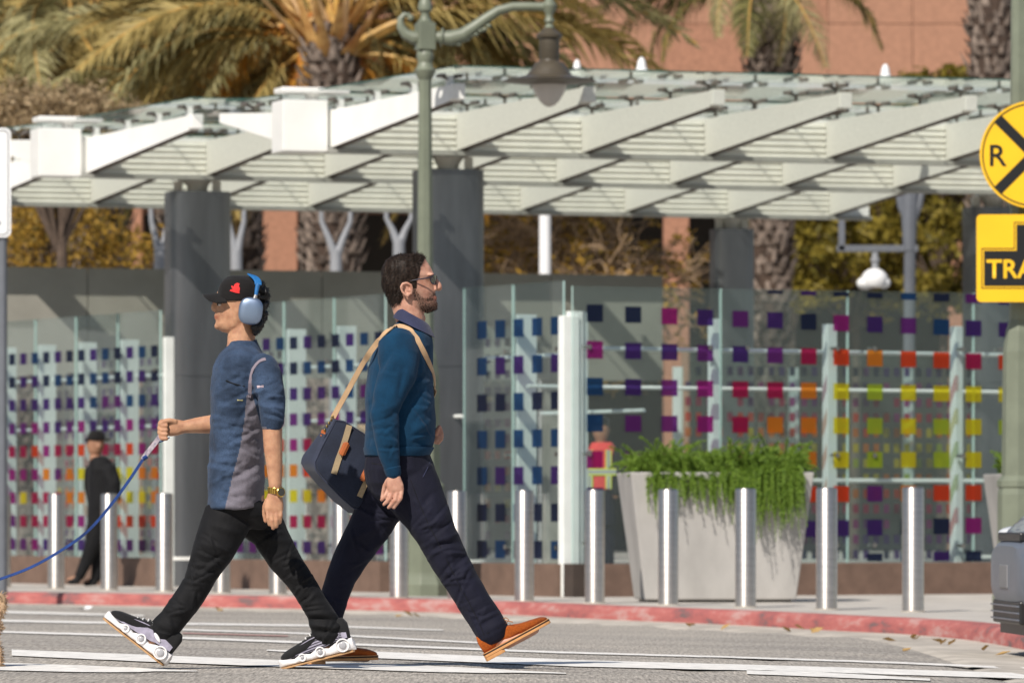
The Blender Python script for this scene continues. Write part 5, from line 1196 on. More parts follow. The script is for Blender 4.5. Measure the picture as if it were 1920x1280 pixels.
strapq([(702,868),(694,888),(682,913),(674,931)], .024, .0195, m_web, 'front_strap', bag)
for cx_, cy_ in ((645.5,841),(685,889)):
    mb = MB(); q = A(cx_, cy_, .012); ax = Vector((.42,0,.9)); sx_ = Vector((.9,0,-.42)); mb.box(q, (.030,.012,.052), (sx_, Vector((0,1,0)), ax)); mb.box(q+sx_*.0+ax*.0-Vector((0,.007,0)), (.018,.008,.062), (sx_, Vector((0,1,0)), ax)); mb.build('buckle', m_leath, bag, bevel=.003)
mb = MB(); mb.box(A(606.5,809.5,.06), (.02,.008,.016), (Vector((.95,0,-.3)), Vector((0,1,0)), Vector((.3,0,.95)))); mb.tube([A(602,816,.055), A(602,816,.06)], .004, 8); mb.build('leather_tab', m_leath, bag, bevel=.001)
mb = MB(); ch = [(609,806),(613,799),(617,793),(621,787),(624,781)]
for x, y in ch: mb.ell(A(x, y, .055), (.006,.006,.0075), 8, 5)
mb.tube([A(619,785,.055), A(623,778,.055), A(628,777,.055), A(627,784,.055), A(619,785,.055)], .002, 6); mb.build('clip', m_brass, bag, smooth=True)
bvh = BVHTree.FromPolygons([sweater.matrix_basis @ v.co+ORG[pA.name] if False else Vector(v.co)+ORG[sweater.name] for v in sweater.data.vertices], [p.vertices[:] for p in sweater.data.polygons])
def on_surf(bv, px, py, off=.004, dflt=None):
    o_ = Vector((0,0,CZ)); d_ = (P(px, py, 24.5)-o_).normalized(); h = bv.ray_cast(o_, d_)
    if h[0] is None: return dflt, Vector((0,-1,0))
    return h[0]+h[1]*off*(1 if h[1].dot(d_) < 0 else -1), h[1] if h[1].dot(d_) < 0 else -h[1]
pts = []; nr = []
for x, y, dy in ((625,782,.055),(634,765,.04),(648,740,.01),(664,711,-.03),(678,686,-.07)): pts.append(A(x, y, dy)); nr.append(Vector((-.3,-.9,.1)).normalized())
for x, y in ((692,663),(706,644),(720,628),(732,618),(743,613),(754,613.5),(766,618.5),(776,628),(784,642),(792,657),(799,672),(804.5,684)):
    p, q = on_surf(bvh, x, y, .0045, None)
    if p is None: p = A(x, y, -.135)
    if p is not None: pts.append(p); nr.append((q+Vector((0,-.35,0))).normalized())
for x, y, dy in ((812.5,700,-.03),(815.5,718,.06),(812,740,.14),(790,770,.205),(740,800,.215),(690,805,.17)): pts.append(A(x, y, dy)); nr.append(Vector((.6,-.2 if dy < .1 else .8,0)).normalized() if x > 780 else Vector((0,1,0)))
sp = resample(pts, .015); 
def near_n(p):
    i = min(range(len(pts)), key=lambda k: (pts[k]-p).length); return nr[i]
mb = MB(); ribbon(mb, sp, [near_n(p) for p in sp], .024, .0035); mb.build('shoulder_strap', m_tan, bag, smooth=True)
# ---------------------------------------------------------------- the young man walking left with a leash
B = Frame(23.7)
pB = person_empty(B, 450, 1252, 'young man in black cap and blue tunic walking left with a leash')
HB = [(521,432,462,12),(527,421,478,24),(536,413,487,31),(548,407,491,34),(560,404,493,35),(567,402.5,493,35),(572,405,492.5,34.5),(577,405.5,492,34),(583,404.5,490,33),(588,403,487,31.5),(593,402.5,485,30.5),(597,403.5,483,29.5),(602,404.5,480,28),(607,403.5,476,26.5),(613,405,471,24),(618,409.5,463,20),(622,416,454,14),(624,424,446,8)]
mb = MB(); head_loft(mb, B, HB, -1, .34)
limb(mb, B, [(458,590,0,28,26),(454,615,0,26,25),(452,640,0,26,26),(455,662,0,32,36)], 24)
limb(mb, B, [(404,566,0,4.2,5),(401.5,572,0,5,6),(400.5,577,0,5,7),(402,580,0,5,7.5)], 14)
for s_ in (-1, 1):
    mb.ell(B(405,580,s_*.010), (.008,.007,.007)); mb.ell(B(408,563,s_*.03), (.014,.026,.008))
    ds = s_*.074; mb.ell(B(462,582,ds+s_*.006), (.02,.009,.03))
mb.ell(B(404.2,592,0), (.007,.018,.0045)); mb.ell(B(405,596.5,0), (.007,.016,.005)); mb.ell(B(409,611,0), (.016,.02,.016)); mb.ell(B(431,640,0), (.011,.012,.018))
slabs(mb, B, [(660,432,480,34),(690,412,492,56),(740,404,492,70),(800,404,490,66),(870,402,490,66),(930,402,496,68),(965,410,492,58)], 24)
limb(mb, B, [(492,700,-.115,18,18),(506,742,-.185,17,17),(510,795,-.205,18.5,18),(512,840,-.205,17.5,17),(515,880,-.205,14.5,14),(516,912,-.205,12,11),(516,925,-.205,12,10.5)])
limb(mb, B, [(516,922,-.205,12,10),(514.5,938,-.205,16.5,9.5),(513.5,952,-.205,18.5,9),(513,960,-.205,16.5,8)], 18, pw=2.6)
for f_ in ([(502,955,-.21),(502.5,970,-.217),(505,983,-.208)], [(509.5,958,-.212),(510.5,976,-.22),(512,990,-.210)], [(517.5,958,-.212),(519,974,-.22),(518.5,987,-.210)], [(525.5,954,-.208),(526.5,967,-.216),(524.5,979,-.206)]): finger(mb, B, f_, 4.6, 3.5)
finger(mb, B, [(502,936,-.2),(496.5,950,-.19),(496,964,-.185),(498.5,976,-.187)], 5.8, 4.3)
limb(mb, B, [(446,700,.115,18,18),(432,745,.19,22,21),(428,795,.2,19,19),(398,795,.19,18,17),(370,797,.18,15,14),(345,800,.17,12,11.5)])
limb(mb, B, [(345,800,.17,12,11),(332,801,.168,15.5,13),(320,801,.166,17,13),(313,801,.166,15.5,12)], 18, pw=2.5)
for i, (yy, w_) in enumerate(((791,0),(799,1),(807,1),(815,0))): finger(mb, B, [(314,yy,.158),(303-w_,yy-1.5,.15),(299.5-w_,yy+3,.138),(304,yy+7,.128),(312,yy+7,.126)], 4.9, 4.0)
finger(mb, B, [(330,791,.148),(318,788,.135),(308,789.5,.13),(301,794,.13)], 5.6, 4.3)
legN2 = [(428,975,-.07,34,32),(406,1020,-.083,29,30),(387,1060,-.085,27,28),(369,1098,-.085,23,24),(347,1130,-.085,20,21),(325,1160,-.085,15,16),(308,1190,-.085,13,14)]
legF2 = [(475,975,.07,34,32),(503,1005,.083,28,30),(523,1032,.085,27,28),(547,1068,.085,23,24),(573,1106,.085,19,20),(597,1148,.085,15,16),(620,1190,.085,13,14)]
limb(mb, B, legN2); limb(mb, B, legF2)
limb(mb, B, [(300,1210,-.085,13,13),(270,1197,-.085,12,15),(240,1178,-.085,8,14)]); limb(mb, B, [(630,1205,.085,13,13),(600,1222,.085,12,15),(565,1240,.085,8,14)])
me = remesh(mb, .0038, 2, 'body'); rumple(me, .0006, 60, seed=4); a, nm = vnp(me); x, y = topx(a)
set_attr(me, 'beard', soft(x, y, [(398,583),(414,585),(416,590),(400,590)], 4)*.55+soft(x, y, [(402,604),(418,606),(418,618),(404,616)], 8)*.22)
set_attr(me, 'lip', soft(x, y, [(396,590),(411,592),(409,598),(398,599)], 3)*.8); link_mesh('body', me, pB, m_skinB, smooth=True)
m_eye = mat('eye_white', (.7,.66,.62), .2); m_iris = mat('eye_dark', (.015,.01,.008), .15)
for s_ in (-1, 1):
    mb = MB(); mb.ell(B(411.5,571,s_*.036), (.010,.0125,.006)); mb.ell(B(409.5,571,s_*.04), (.007,.007,.005), mat=1); mb.build('eye', [m_eye, m_iris], pB, smooth=True)
mb = MB(); rg = random.Random(19)
for s_ in (-1, 1):
    for i in range(80):
        x0 = rg.uniform(403,416); p = B(x0, 565+rg.uniform(-1.2,1.2), s_*(.016+.055*(x0-402.5)/13)); mb.add([p+Vector((-.003,0,-.0009)), p+Vector((-.003,0,.0009)), p+Vector((.008,s_*.002,0))], [(0,1,2)])
mb.build('eyebrow', m_hairB, pB)
# hair: black curls spilling out behind the cap
mb = MB(); rg = random.Random(2); hb = [(480,530),(492,533),(500,546),(503,560),(500,578),(496,598),(491,612),(483,623),(474,626),(464,616),(466,600),(470,560),(470,540)]
hx = np.array([p[0] for p in hb]); hy_ = np.array([p[1] for p in hb]); k = 0
while k < 150:
    xx, yy = rg.uniform(460,508), rg.uniform(530,630)
    if not inpoly(np.array([xx]), np.array([yy]), hb)[0]: continue
    hd = .068*math.sqrt(max(.05, 1-((xx-478)/34)**2)) if xx > 478 else .07
    mb.ell(B(xx, yy, rg.uniform(-1,1)*hd), (rg.uniform(.009,.016),)*3, 8, 6); k += 1
me = remesh(mb, .005, 1, 'hair'); rumple(me, .005, 90, seed=3); hm = MB()
strands(hm, me, lambda x, y, c: np.ones(len(x), bool), 2600, .011, .0011, lambda x, y, nn: Vector((rnd3(x, y), rnd3(y, x), rnd3(x+y, 1)))+nn*.6 if False else nn+Vector((math.sin(x*1.7), math.cos(y*1.9), math.sin(y*1.3)))*.9, 6, B)
hs = hm.mesh('hs'); bm = bmesh.new(); bm.from_mesh(me); bm.from_mesh(hs); bm.to_mesh(me); bm.free()
link_mesh('hair', me, pB, m_hairB, smooth=True)
# cap
mb = MB(); slabs(mb, B, [(517,434,464,10),(519.5,426,473,20),(525,418,482,29),(533,412.5,488,34.5),(543,409,491.5,37.5),(553,407.5,493,38.5),(561,408,492.5,38),(565.5,410,491,37)], 36, 2.1)
me = remesh(mb, .0045, 2, 'cap'); trim(me, B, lambda x, y, c: y < 563.5); rumple(me, .0015, 30, seed=5); cap = link_mesh('cap', me, pB, m_blkcap, smooth=True)
mb = MB(); rows_t = []; rows_b = []
for i in range(13):
    s_ = -1+2*i/12; row = []; rb = []
    for j in range(9):
        t_ = j/8; ext = .42+.58*max(0, 1-abs(s_)**2.6)**.6; xx = 421-ext*6+8*s_*s_ - (ext**.7)*36*t_; yy = 548+18*s_*s_*(1-.15*t_)+3.5*t_; dy = s_*37*B.k*(1-.04*t_)
        row.append(B(xx, yy, dy)); rb.append(B(xx+.4, yy+2.2, dy))
    rows_t.append(row); rows_b.append(rb)
mb.sheet(rows_t); mb.sheet(rows_b); mb.sheet([[r[-1] for r in rows_t], [r[-1] for r in rows_b]]); mb.build('visor', m_blkcap, cap, smooth=True)
bvc = BVHTree.FromPolygons([Vector(v.co)+ORG[cap.name] for v in cap.data.vertices], [p.vertices[:] for p in cap.data.polygons])
def patch(bv, polys, off, m, name, parent, th=.0015):
    mb = MB()
    for poly in polys:
        c_ = (sum(p[0] for p in poly)/len(poly), sum(p[1] for p in poly)/len(poly)); ring_ = []; n = len(poly)
        for k_ in (1.0, .5): ring_.append([on_surf(bv, c_[0]+(x-c_[0])*k_, c_[1]+(y-c_[1])*k_, off)[0] for x, y in poly])
        cc = on_surf(bv, c_[0], c_[1], off)[0]
        if cc is None or any(p is None for r_ in ring_ for p in r_): continue
        mb.add(ring_[0]+ring_[1]+[cc], [(i,(i+1)%n,n+(i+1)%n,n+i) for i in range(n)]+[(n+i,n+(i+1)%n,2*n) for i in range(n)])
    return mb.build(name, m, parent)
m_red = mat('red_embroidery', (.62,.02,.02), .8, vs=200, var=.25)
patch(bvc, [[(440,533),(445,530.5),(449.5,532),(448,536),(450,541),(449,547),(449.5,550),(442,549),(438,547.5),(431,545.5),(432.5,543),(437,542),(434,538.5),(434.5,535.5),(438.5,537.5)]], .0025, m_red, 'emblem', cap)
# tunic
mb = MB(); slabs(mb, B, [(640,431,478,29),(650,424,482,34),(660,413,492,55),(672,405,500,72),(690,398,505,80),(730,395,504,82),(780,393.5,500,80),(830,392,497,78),(880,391,495,79),(925,390,496,82),(952,389,494,83)], 36, 2.3)
limb(mb, B, [(488,690,-.11,32,28),(500,708,-.155,31,28),(508,745,-.197,27,25),(509,775,-.206,24,24),(509,794,-.207,22,22)], 24)
limb(mb, B, [(440,688,.14,33,32),(434,720,.18,28,28),(430,760,.198,25,25),(427,785,.2,24,24)], 20)
me = remesh(mb, .005, 3, 'tunic')
folds(me, autofolds([(450,690,45),(445,780,48),(442,870,48),(440,950,48)], 36, 7, (3.5,6.5), (.002,.005), 40)+autofolds([(505,715,28),(509,760,25),(509,794,22)], 12, 8, (3,4.5), (.002,.0045), 25)+[(400,730,440,760,8,.005),(398,775,470,790,8,-.005),(405,810,465,830,9,.006),(400,850,470,835,7,-.006),(398,880,460,900,9,.007),(430,905,480,870,8,-.007),(440,925,490,895,8,.006),(455,945,488,920,7,-.005),(470,780,490,830,7,-.005),(480,850,492,900,7,.005),(420,690,445,720,7,-.004),(498,720,525,730,5,.004),(492,745,528,755,6,-.006),(490,760,530,768,5,.006),(492,778,526,783,4,-.004),(500,700,520,715,6,.004),(440,800,455,880,7,-.005)])
rumple(me, .008, 9, (1,1,.7), 7); rumple(me, .003, 22, (.8,1,1.2), 8); rumple(me, .0015, 60, (.7,1,1), 18)
a, nm = vnp(me); cs = np.array([p.center[:] for p in me.polygons]); ns = np.array([p.normal[:] for p in me.polygons]); x, y = topx(cs)
grey = inpoly(x, y, [(462,742),(472,735),(482,770),(490,800),(500,800),(502,960),(420,962),(434,900),(450,840),(458,790)]) & (cs[:,1] < B.d0+.03) & ~((x > 489) & (y < 797) & (cs[:,1] < B.d0-.16))
pipe = np.zeros(len(x), bool) if True else (np.abs(np.hypot((x-510)/34., (y-745)/68.)-1) < .09) & (x < 505) & (y < 765) & (cs[:,1] < B.d0) | ((np.abs(y-676+ (x-500)*-.1) < 3.5) & (x > 494) & (x < 516) & (cs[:,1] < B.d0))
for m_ in (m_denim, m_greyp, m_pipe): me.materials.append(m_)
me.polygons.foreach_set('material_index', np.where(pipe, 2, np.where(grey, 1, 0)).astype(int)); tun = link_mesh('tunic', me, pB, [], smooth=True)
mb = MB(); n = 30; rows = []
for xf, yf, xb, yb, hd in ((428,676,477,650,27),(424,667,479,637,29),(423,666,481,636.5,31),(419,676,486,648,38),(414,690,494,664,52)):
    out = []
    for i in range(n+1):
        a_ = PI*.11+(2*PI-PI*.22)*i/n; t_ = (1-math.cos(a_))/2; out.append(B(xf+(xb-xf)*t_, yf+(yb-yf)*t_, math.sin(a_)*hd*B.k))
    rows.append(out)
mb.sheet(rows); mb.build('stand_collar', m_denim, pB, smooth=True)
bvt = BVHTree.FromPolygons([Vector(v.co)+ORG[tun.name] for v in tun.data.vertices], [p.vertices[:] for p in tun.data.polygons])
m_tagp = clothmat('pale_tag', (.45,.36,.4), .8)
patch(bvt, [[(482,722.5),(494,721.5),(495,726.5),(483,728)]], .002, m_tagp, 'sleeve_tag', tun); patch(bvt, [[(445,749),(455,749),(455,751.5),(445,751)]], .002, mat('thread_yellow', (.35,.32,.15), .8), 'pocket_tag', tun)
mb = MB(); q = [on_surf(bvt, x_, y_, .001)[0] for x_, y_ in ((424,713),(434,718),(445,721),(458,724))]
if all(p is not None for p in q): mb.tube(q, .0028, 6); mb.build('chest_seam', m_blk, tun, smooth=True)
pq = [on_surf(bvt, x_, y_, .0025) for x_, y_ in ((467,745),(468,733),(469,718),(471.5,703),(475,692),(480.6,684),(486,678.5),(492,675),(498,673.5))]
pq = [p_ for p_ in pq if p_[0] is not None]; mb = MB(); ribbon(mb, [p_[0] for p_ in pq], [p_[1] for p_ in pq], .015, .003); mb.build('piping', m_pipe, tun, smooth=True)
# trousers
mb = MB(); slabs(mb, B, [(930,395,490,74),(950,392,500,78),(968,390,510,68),(982,398,506,46),(992,410,495,28)], 32, 2.3)
limb(mb, B, [(428,970,-.075,46,40),(406,1018,-.085,41,38),(386,1060,-.085,33,33),(370,1097,-.085,28,30),(348,1129,-.085,26,28),(325,1160,-.085,25,26),(302,1187,-.085,28,26)], 26)
limb(mb, B, [(482,970,.075,46,40),(504,1000,.085,36,38),(523,1032,.085,31,33),(547,1067,.085,28,30),(574,1105,.085,25.5,27),(597,1145,.085,25,26),(610,1172,.085,30,27),(614,1192,.085,33,28)], 24)
me = remesh(mb, .005, 5, 'trousers')
folds(me, autofolds([(406,1018,41),(386,1060,33),(348,1129,26),(302,1187,28)], 30, 5)+autofolds([(504,1000,36),(547,1067,28),(597,1145,25),(614,1192,33)], 26, 6)+[(400,985,450,1000,7,.006),(440,970,490,985,6,-.005),(380,1020,430,1030,7,.006),(372,1050,420,1045,6,-.005),(365,1075,400,1085,6,.005),(350,1100,385,1115,6,-.004),(335,1125,365,1145,6,.005),(310,1150,345,1165,6,-.005),(292,1165,330,1185,6,.006),(500,1010,545,1015,6,.006),(525,1050,560,1045,6,-.005),(545,1085,585,1080,6,.005),(575,1125,615,1120,6,-.005),(580,1150,630,1150,5,.007),(582,1160,635,1165,5,-.007),(582,1172,640,1175,5,.008),(585,1183,642,1186,4,-.007),(470,1000,500,1030,6,-.005)])
rumple(me, .006, 11, (1,1,.6), 9); rumple(me, .002, 30, (1,1,.6), 10); link_mesh('trousers', me, pB, m_blk, smooth=True)
# sneakers with bubbly white soles
m_mesh = mat('lilac_stripe_mesh', (.30,.28,.36), .7, vs=40, var=.2); m_wsole = mat('white_foam', (.78,.76,.76), .45, vs=10, var=.06); m_gum = mat('gum_outsole', (.45,.26,.12), .7, vs=20, var=.15); m_sblack = clothmat('black_knit', (.012,.012,.013), .8, .2, 300, .15); m_lace = mat('grey_lace', (.6,.6,.6), .7, var=.1); m_bub = mat('grey_bubble', (.36,.36,.38), .3, var=.1)
def sneaker(T, parent, stripes):
    T = T@Matrix.Diagonal((1.03, 1.1, 1.28, 1))
    s_ = MB(); shoe_loft(s_, T, [(.0,.035,.07,.022),(-.002,.035,.1,.032),(.012,.035,.118,.036),(.05,.035,.122,.037),(.085,.035,.118,.037),(.11,.035,.108,.037),(.14,.03,.094,.039),(.175,.028,.08,.043),(.21,.025,.07,.046),(.245,.022,.062,.046),(.27,.022,.055,.041),(.288,.025,.046,.03),(.296,.028,.04,.016)], 22)
    me = remesh(s_, .005, 2, 'shoe'); up = link_mesh('shoe', me, parent, m_sblack, smooth=True)
    R3 = T.to_3x3(); q = lambda x, y, z: T@Vector((x, y, z))
    mb = MB(); rows = [(-.004,.012),(.002,.03),(.03,.039),(.08,.039),(.13,.039),(.18,.045),(.225,.05),(.262,.048),(.29,.036),(.304,.018),(.307,.004)]
    pts = [(x, w) for x, w in rows]+[(x, -w) for x, w in rows[::-1]]
    mb.prism([q(x, y, 0) for x, y in pts], R3@Vector((0,0,.006))); mb.build('outsole', m_gum, up, bevel=.002)
    mb = MB(); prof = [(-.012,.006,.034,.026),(-.004,.006,.05,.036),(.03,.006,.052,.042),(.065,.006,.047,.043),(.095,.006,.033,.041),(.12,.006,.042,.042),(.15,.006,.044,.045),(.172,.006,.03,.046),(.195,.006,.036,.05),(.222,.006,.035,.052),(.24,.006,.026,.051),(.265,.006,.03,.047),(.288,.006,.032,.038),(.302,.006,.034,.02),(.308,.008,.03,.008)]
    shoe_loft(mb, T, prof, 24, 0, 3.2); mb.build('midsole', m_wsole, up, smooth=True)
    for x, z, r, dz in ((.038,.03,.026,.02),(.133,.027,.018,.015),(.208,.023,.014,.011)):
        for sd in (-1, 1):
            mb = MB(); w = .043 if x < .1 else .05 if x > .2 else .0445
            pts_ = [q(x+r*math.cos(t_), sd*w, z+dz*math.sin(t_)) for t_ in [2*PI*i/20 for i in range(20)]]; mb.tube(pts_+[pts_[0]], .0034, 8); mb.build('bubble_rim', m_wsole, up, smooth=True)
            mb = MB(); mb.ell(q(x, sd*(w-.001), z), (r*.62, .005, dz*.62), 14, 8, 0, (R3@Vector((1,0,0)), R3@Vector((0,1,0)), R3@Vector((0,0,1)))); mb.build('bubble', m_bub, up, smooth=True)
    for sd in (-1, 1):
        mb = MB(); rws = []
        for i in range(13):
            t_ = i/12; x = .012+.262*t_; zl = .047-.02*t_+(.004 if t_ < .3 else 0); zh = zl+.042*math.sin(PI*min(1, .12+t_*.86))**.8
            ww = .0395+.008*max(0, t_-.3) if t_ < .8 else .045-.012*(t_-.8)/.2; rws.append([q(x, sd*(ww+.0015), zl), q(x, sd*(ww-.0002), (zl+zh)/2), q(x, sd*(ww-.005), zh)])
        mb.sheet(rws); mb.sheet([[p+R3@Vector((0,-sd*.006,0)) for p in r_] for r_ in rws]); mb.build('side_panel', m_mesh, up, smooth=True)
        if stripes:
            for k_ in range(5):
                f_ = (k_+.5)/5; mb = MB(); mb.tube([r_[0].lerp(r_[2], f_)+R3@Vector((0, sd*.0018, 0)) for r_ in rws[1:-1]], .0016, 5); mb.build('stripe', m_sblack, up)
        mb = MB(); mb.ell(q(.085, sd*.044, .063), (.022,.003,.006), 12, 6, 0, (R3@Vector((.95,0,.3)), R3@Vector((0,1,0)), R3@Vector((-.3,0,.95)))); mb.build('side_mark', m_wsole, up, smooth=True)
    mb = MB()
    for i in range(5):
        x = .112+i*.02; z = .108-i*.0085; mb.tube([q(x-.006, -.03, z-.016), q(x, -.012, z+.001), q(x+.006, .012, z), q(x, .032, z-.017)], .0032, 6)
    mb.build('lace', m_lace, up, smooth=True)
    mb = MB(); mb.tube([q(.1,0,.118), q(.09,-.012,.132), q(.085,-.018,.152)], .0022, 6); mb.tube([q(.1,0,.118), q(.098,.01,.136), q(.1,.014,.15)], .0022, 6); mb.build('lace_end', m_sblack, up, smooth=True)
sneaker(shoe_T(B, 305, 1247, -.085, 38, -1), pB, False); sneaker(shoe_T(B, 664, 1221, .085, -14, -1), pB, True)
# headphones
m_cup = mat('blue_grey_metal', (.24,.31,.43), .35, metal=.75, var=.06); m_band = mat('blue_band', (.012,.13,.36), .6, vs=60, var=.15); m_cush = clothmat('cushion', (.02,.03,.06), .9)
hp_ = empty('headphones', B(470,583,-.09), 'blue grey over ear headphones on the young man\'s black cap', 'headphones')
for s_ in (-1, 1):
    mb = MB(); D = lambda v_: s_*v_
    mb.loft([(B(470+o_,583,D(dy)), Vector((rx*B.k,0,-.12*rx*B.k)), Vector((.12*rz*B.k,0,rz*B.k)), 2.7) for dy, rx, rz, o_ in ((.080,20,23,0),(.083,21.5,24.5,0),(.092,21.5,24.5,0),(.094,20,23,0))], 32); mb.build('cushion', m_cush, hp_, smooth=True)
    mb = MB(); mb.loft([(B(470+o_,583,D(dy)), Vector((rx*B.k,0,-.12*rx*B.k)), Vector((.12*rz*B.k,0,rz*B.k)), 2.7) for dy, rx, rz, o_ in ((.094,21.5,24.5,0),(.097,22.5,25.5,0),(.106,22.5,25.5,0),(.112,21,24,0),(.116,17.5,20.5,0),(.1185,10,12,0),(.119,2,3,0))], 36); mb.build('cup', m_cup, hp_, smooth=True)
    mb = MB(); mb.tube([B(477,560,D(.103)), B(480,552,D(.102))], .007, 10); mb.build('stem', m_alu, hp_, smooth=True)
    mb = MB(); mb.tube([B(480,553,D(.102)), B(482,540,D(.099)), B(484,533,D(.095))], [.0075,.009,.011], 10); mb.build('yoke', m_band, hp_, smooth=True)
mb = MB(); pp = [B(484,534,-.095), B(484,529,-.084), B(480,522,-.066), B(474,517.5,-.04), B(470,515.5,0), B(474,517.5,.04), B(480,522,.066), B(484,529,.084), B(484,534,.095)]
pp = resample(pp, .012); nn_ = [Vector((.25, (p.y-B.d0)*8, .8)).normalized() for p in pp]; ribbon(mb, pp, nn_, .03, .008); mb.build('headband', m_band, hp_, bevel=.003)
# gold watch
m_gold = mat('gold', (.62,.40,.10), .28, metal=1, vs=200, var=.25); m_dial = mat('dark_dial', (.05,.05,.045), .15)
wt = empty('wristwatch', B(517,925,-.205), 'gold bracelet watch on the young man\'s near wrist', 'watch')
for i in range(22):
    a_ = 2*PI*i/22; c_ = B(516.5+13.6*math.cos(a_), 920+1.6*math.cos(a_), -.205+12*B.k*math.sin(a_)); t_ = Vector((-math.sin(a_), math.cos(a_), 0)); n_ = Vector((math.cos(a_), math.sin(a_), 0))
    mb = MB(); mb.box(c_, (.0075,.004,.026), (t_, n_, UP)); mb.build('link', m_gold, wt, bevel=.001)
nf = Vector((.55,-.83,0)); c_ = B(526,922,-.205)-Vector((0,.024,0)); T_ = nf.to_track_quat('Z','Y').to_matrix(); mb = MB(); mb.lathe(c_, [(.019,-.004),(.0205,0),(.0205,.006),(.018,.0085),(.0165,.0085)], 24, 0, T_); mb.build('case', m_gold, wt, smooth=True)
mb = MB(); mb.lathe(c_, [(.0163,.008),(.0163,.0088),(.001,.009)], 20, 0, T_); mb.build('dial', m_dial, wt)
# leash from his hand to the dog
m_leash = clothmat('blue_webbing', (.01,.036,.15), .7, .25, 200, .3); m_lprint = mat('printed_webbing', (.24,.19,.27), .7, vs=60, var=.4, c2=(.45,.40,.42))
ls = empty('dog_leash', B(100,1040,.1), 'blue webbing dog leash held in the young man\'s forward hand', 'leash')
lp = [(305,808,.13),(300,818,.13),(289,833,.13),(275,850,.13),(268,861,.13),(240,903,.135),(205,950,.14),(165,995,.15),(120,1028,.16),(60,1062,.17),(0,1085,.18),(-60,1103,.2),(-110,1115,.22)]
pts = [B(*p) for p in lp]; sp = resample(pts, .03); ia = min(range(len(sp)), key=lambda i: (sp[i]-pts[4]).length)
def tw(i): a_ = i*.11+.4; return Vector((math.sin(a_)*.5-.5, -1, .4)).normalized()
mb = MB(); ribbon(mb, sp[:ia+1], [tw(i) for i in range(ia+1)], .022, .003); mb.build('printed_handle', m_lprint, ls)
mb = MB(); ribbon(mb, sp[ia:], [tw(i) for i in range(ia, len(sp))], .0125, .0025); mb.build('webbing', m_leash, ls)
mb = MB(); mb.tube([B(268,860,.128), B(276,855,.128)], .009, 8); mb.build('slider', m_leash, ls); mb = MB(); mb.tube([B(318,820,.13), B(306,826,.13), B(290,832,.13)], .003, 6); mb.build('loop', m_leash, ls)
# ---------------------------------------------------------------- the dog, mostly out of the picture
m_fur = leafmat('curly_tan_fur', (.36,.23,.13), (.60,.45,.31), .2, .9); m_furb = mat('tan_coat', (.42,.29,.18), .95, vs=40, var=.3); m_nose = mat('dog_nose', (.015,.012,.012), .4)
DX = -10
dg_ = empty('dog', B(-70,1255,.2), 'curly tan dog at the left edge, only its hindquarters in view', 'dog'); BD_ = lambda x, y, dy=0: B(x+DX, y, dy)
BD_.k = B.k
DX = -10; G = lambda x, y, dy=0: B(x+DX, y, .2+dy)
mb = MB(); mb.loft([(G(x, y), Vector((0,0,rz*B.k)), Vector((0,ry*B.k,0))) for x, y, rz, ry in ((8,1168,8,8),(3,1163,22,20),(-15,1160,33,28),(-50,1162,32,28),(-90,1160,36,32),(-120,1155,38,33),(-140,1150,26,24),(-150,1146,12,12))], 18)
for s_ in (-1, 1):
    limb(mb, BD_, [(-8,1172,.2+s_*.055,24,15),(-12,1195,.2+s_*.06,16,12),(4,1218,.2+s_*.06,9,8),(8,1232,.2+s_*.06,8,8),(4,1250,.2+s_*.06,9,9),(-3,1253,.2+s_*.06,8,9)], 12)
    limb(mb, BD_, [(-120,1175,.2+s_*.055,18,14),(-122,1205,.2+s_*.055,11,10),(-120,1230,.2+s_*.055,9,9),(-124,1250,.2+s_*.055,10,10)], 12)
limb(mb, BD_, [(-135,1145,.2,22,20),(-152,1115,.2,19,18),(-165,1092,.2,20,20)]); mb.ell(G(-172,1082), (.058,.055,.055)); limb(mb, BD_, [(-180,1086,.2,14,14),(-198,1092,.2,10,11),(-206,1093,.2,8,9)])
for s_ in (-1, 1): mb.ell(G(-162,1086,s_*.058), (.022,.012,.045))
limb(mb, BD_, [(5,1158,.2,8,8),(14,1140,.2,8,8),(12,1122,.2,9,9),(4,1112,.2,7,7)], 10)
me = remesh(mb, .007, 2, 'body'); rumple(me, .008, 45, seed=2); db = link_mesh('body', me, dg_, m_furb, smooth=True)
tmp = MB(); me2 = db.data.copy(); a, nm = vnp(me2); setv(me2, a+np.array(ORG[db.name], 'f')); strands(tmp, me2, lambda x, y, c: np.ones(len(x), bool), 9000, .02, .0014, lambda x, y, nn: nn*.8+Vector((math.sin(x*2.1+y), math.cos(y*1.7), math.sin(x*.9)-.35))*.7, 12, B); fo = tmp.build('fur', m_fur, db); tag(fo, kind='stuff')
mb = MB(); mb.ell(G(-213,1090), (.012,.015,.011)); mb.build('nose', m_nose, dg_, smooth=True)
for s_ in (-1, 1): mb = MB(); mb.ell(G(-190,1078,s_*.036), (.009,.008,.009)); mb.build('eye', m_nose, dg_, smooth=True)
mb = MB(); c_ = G(-148,1118); pts_ = [c_+Vector((.052*math.cos(t_)*.85, .05*math.sin(t_), .03*math.cos(t_))) for t_ in [2*PI*i/20 for i in range(21)]]; mb.tube(pts_, .008, 8); mb.build('collar', m_leash, dg_, smooth=True)
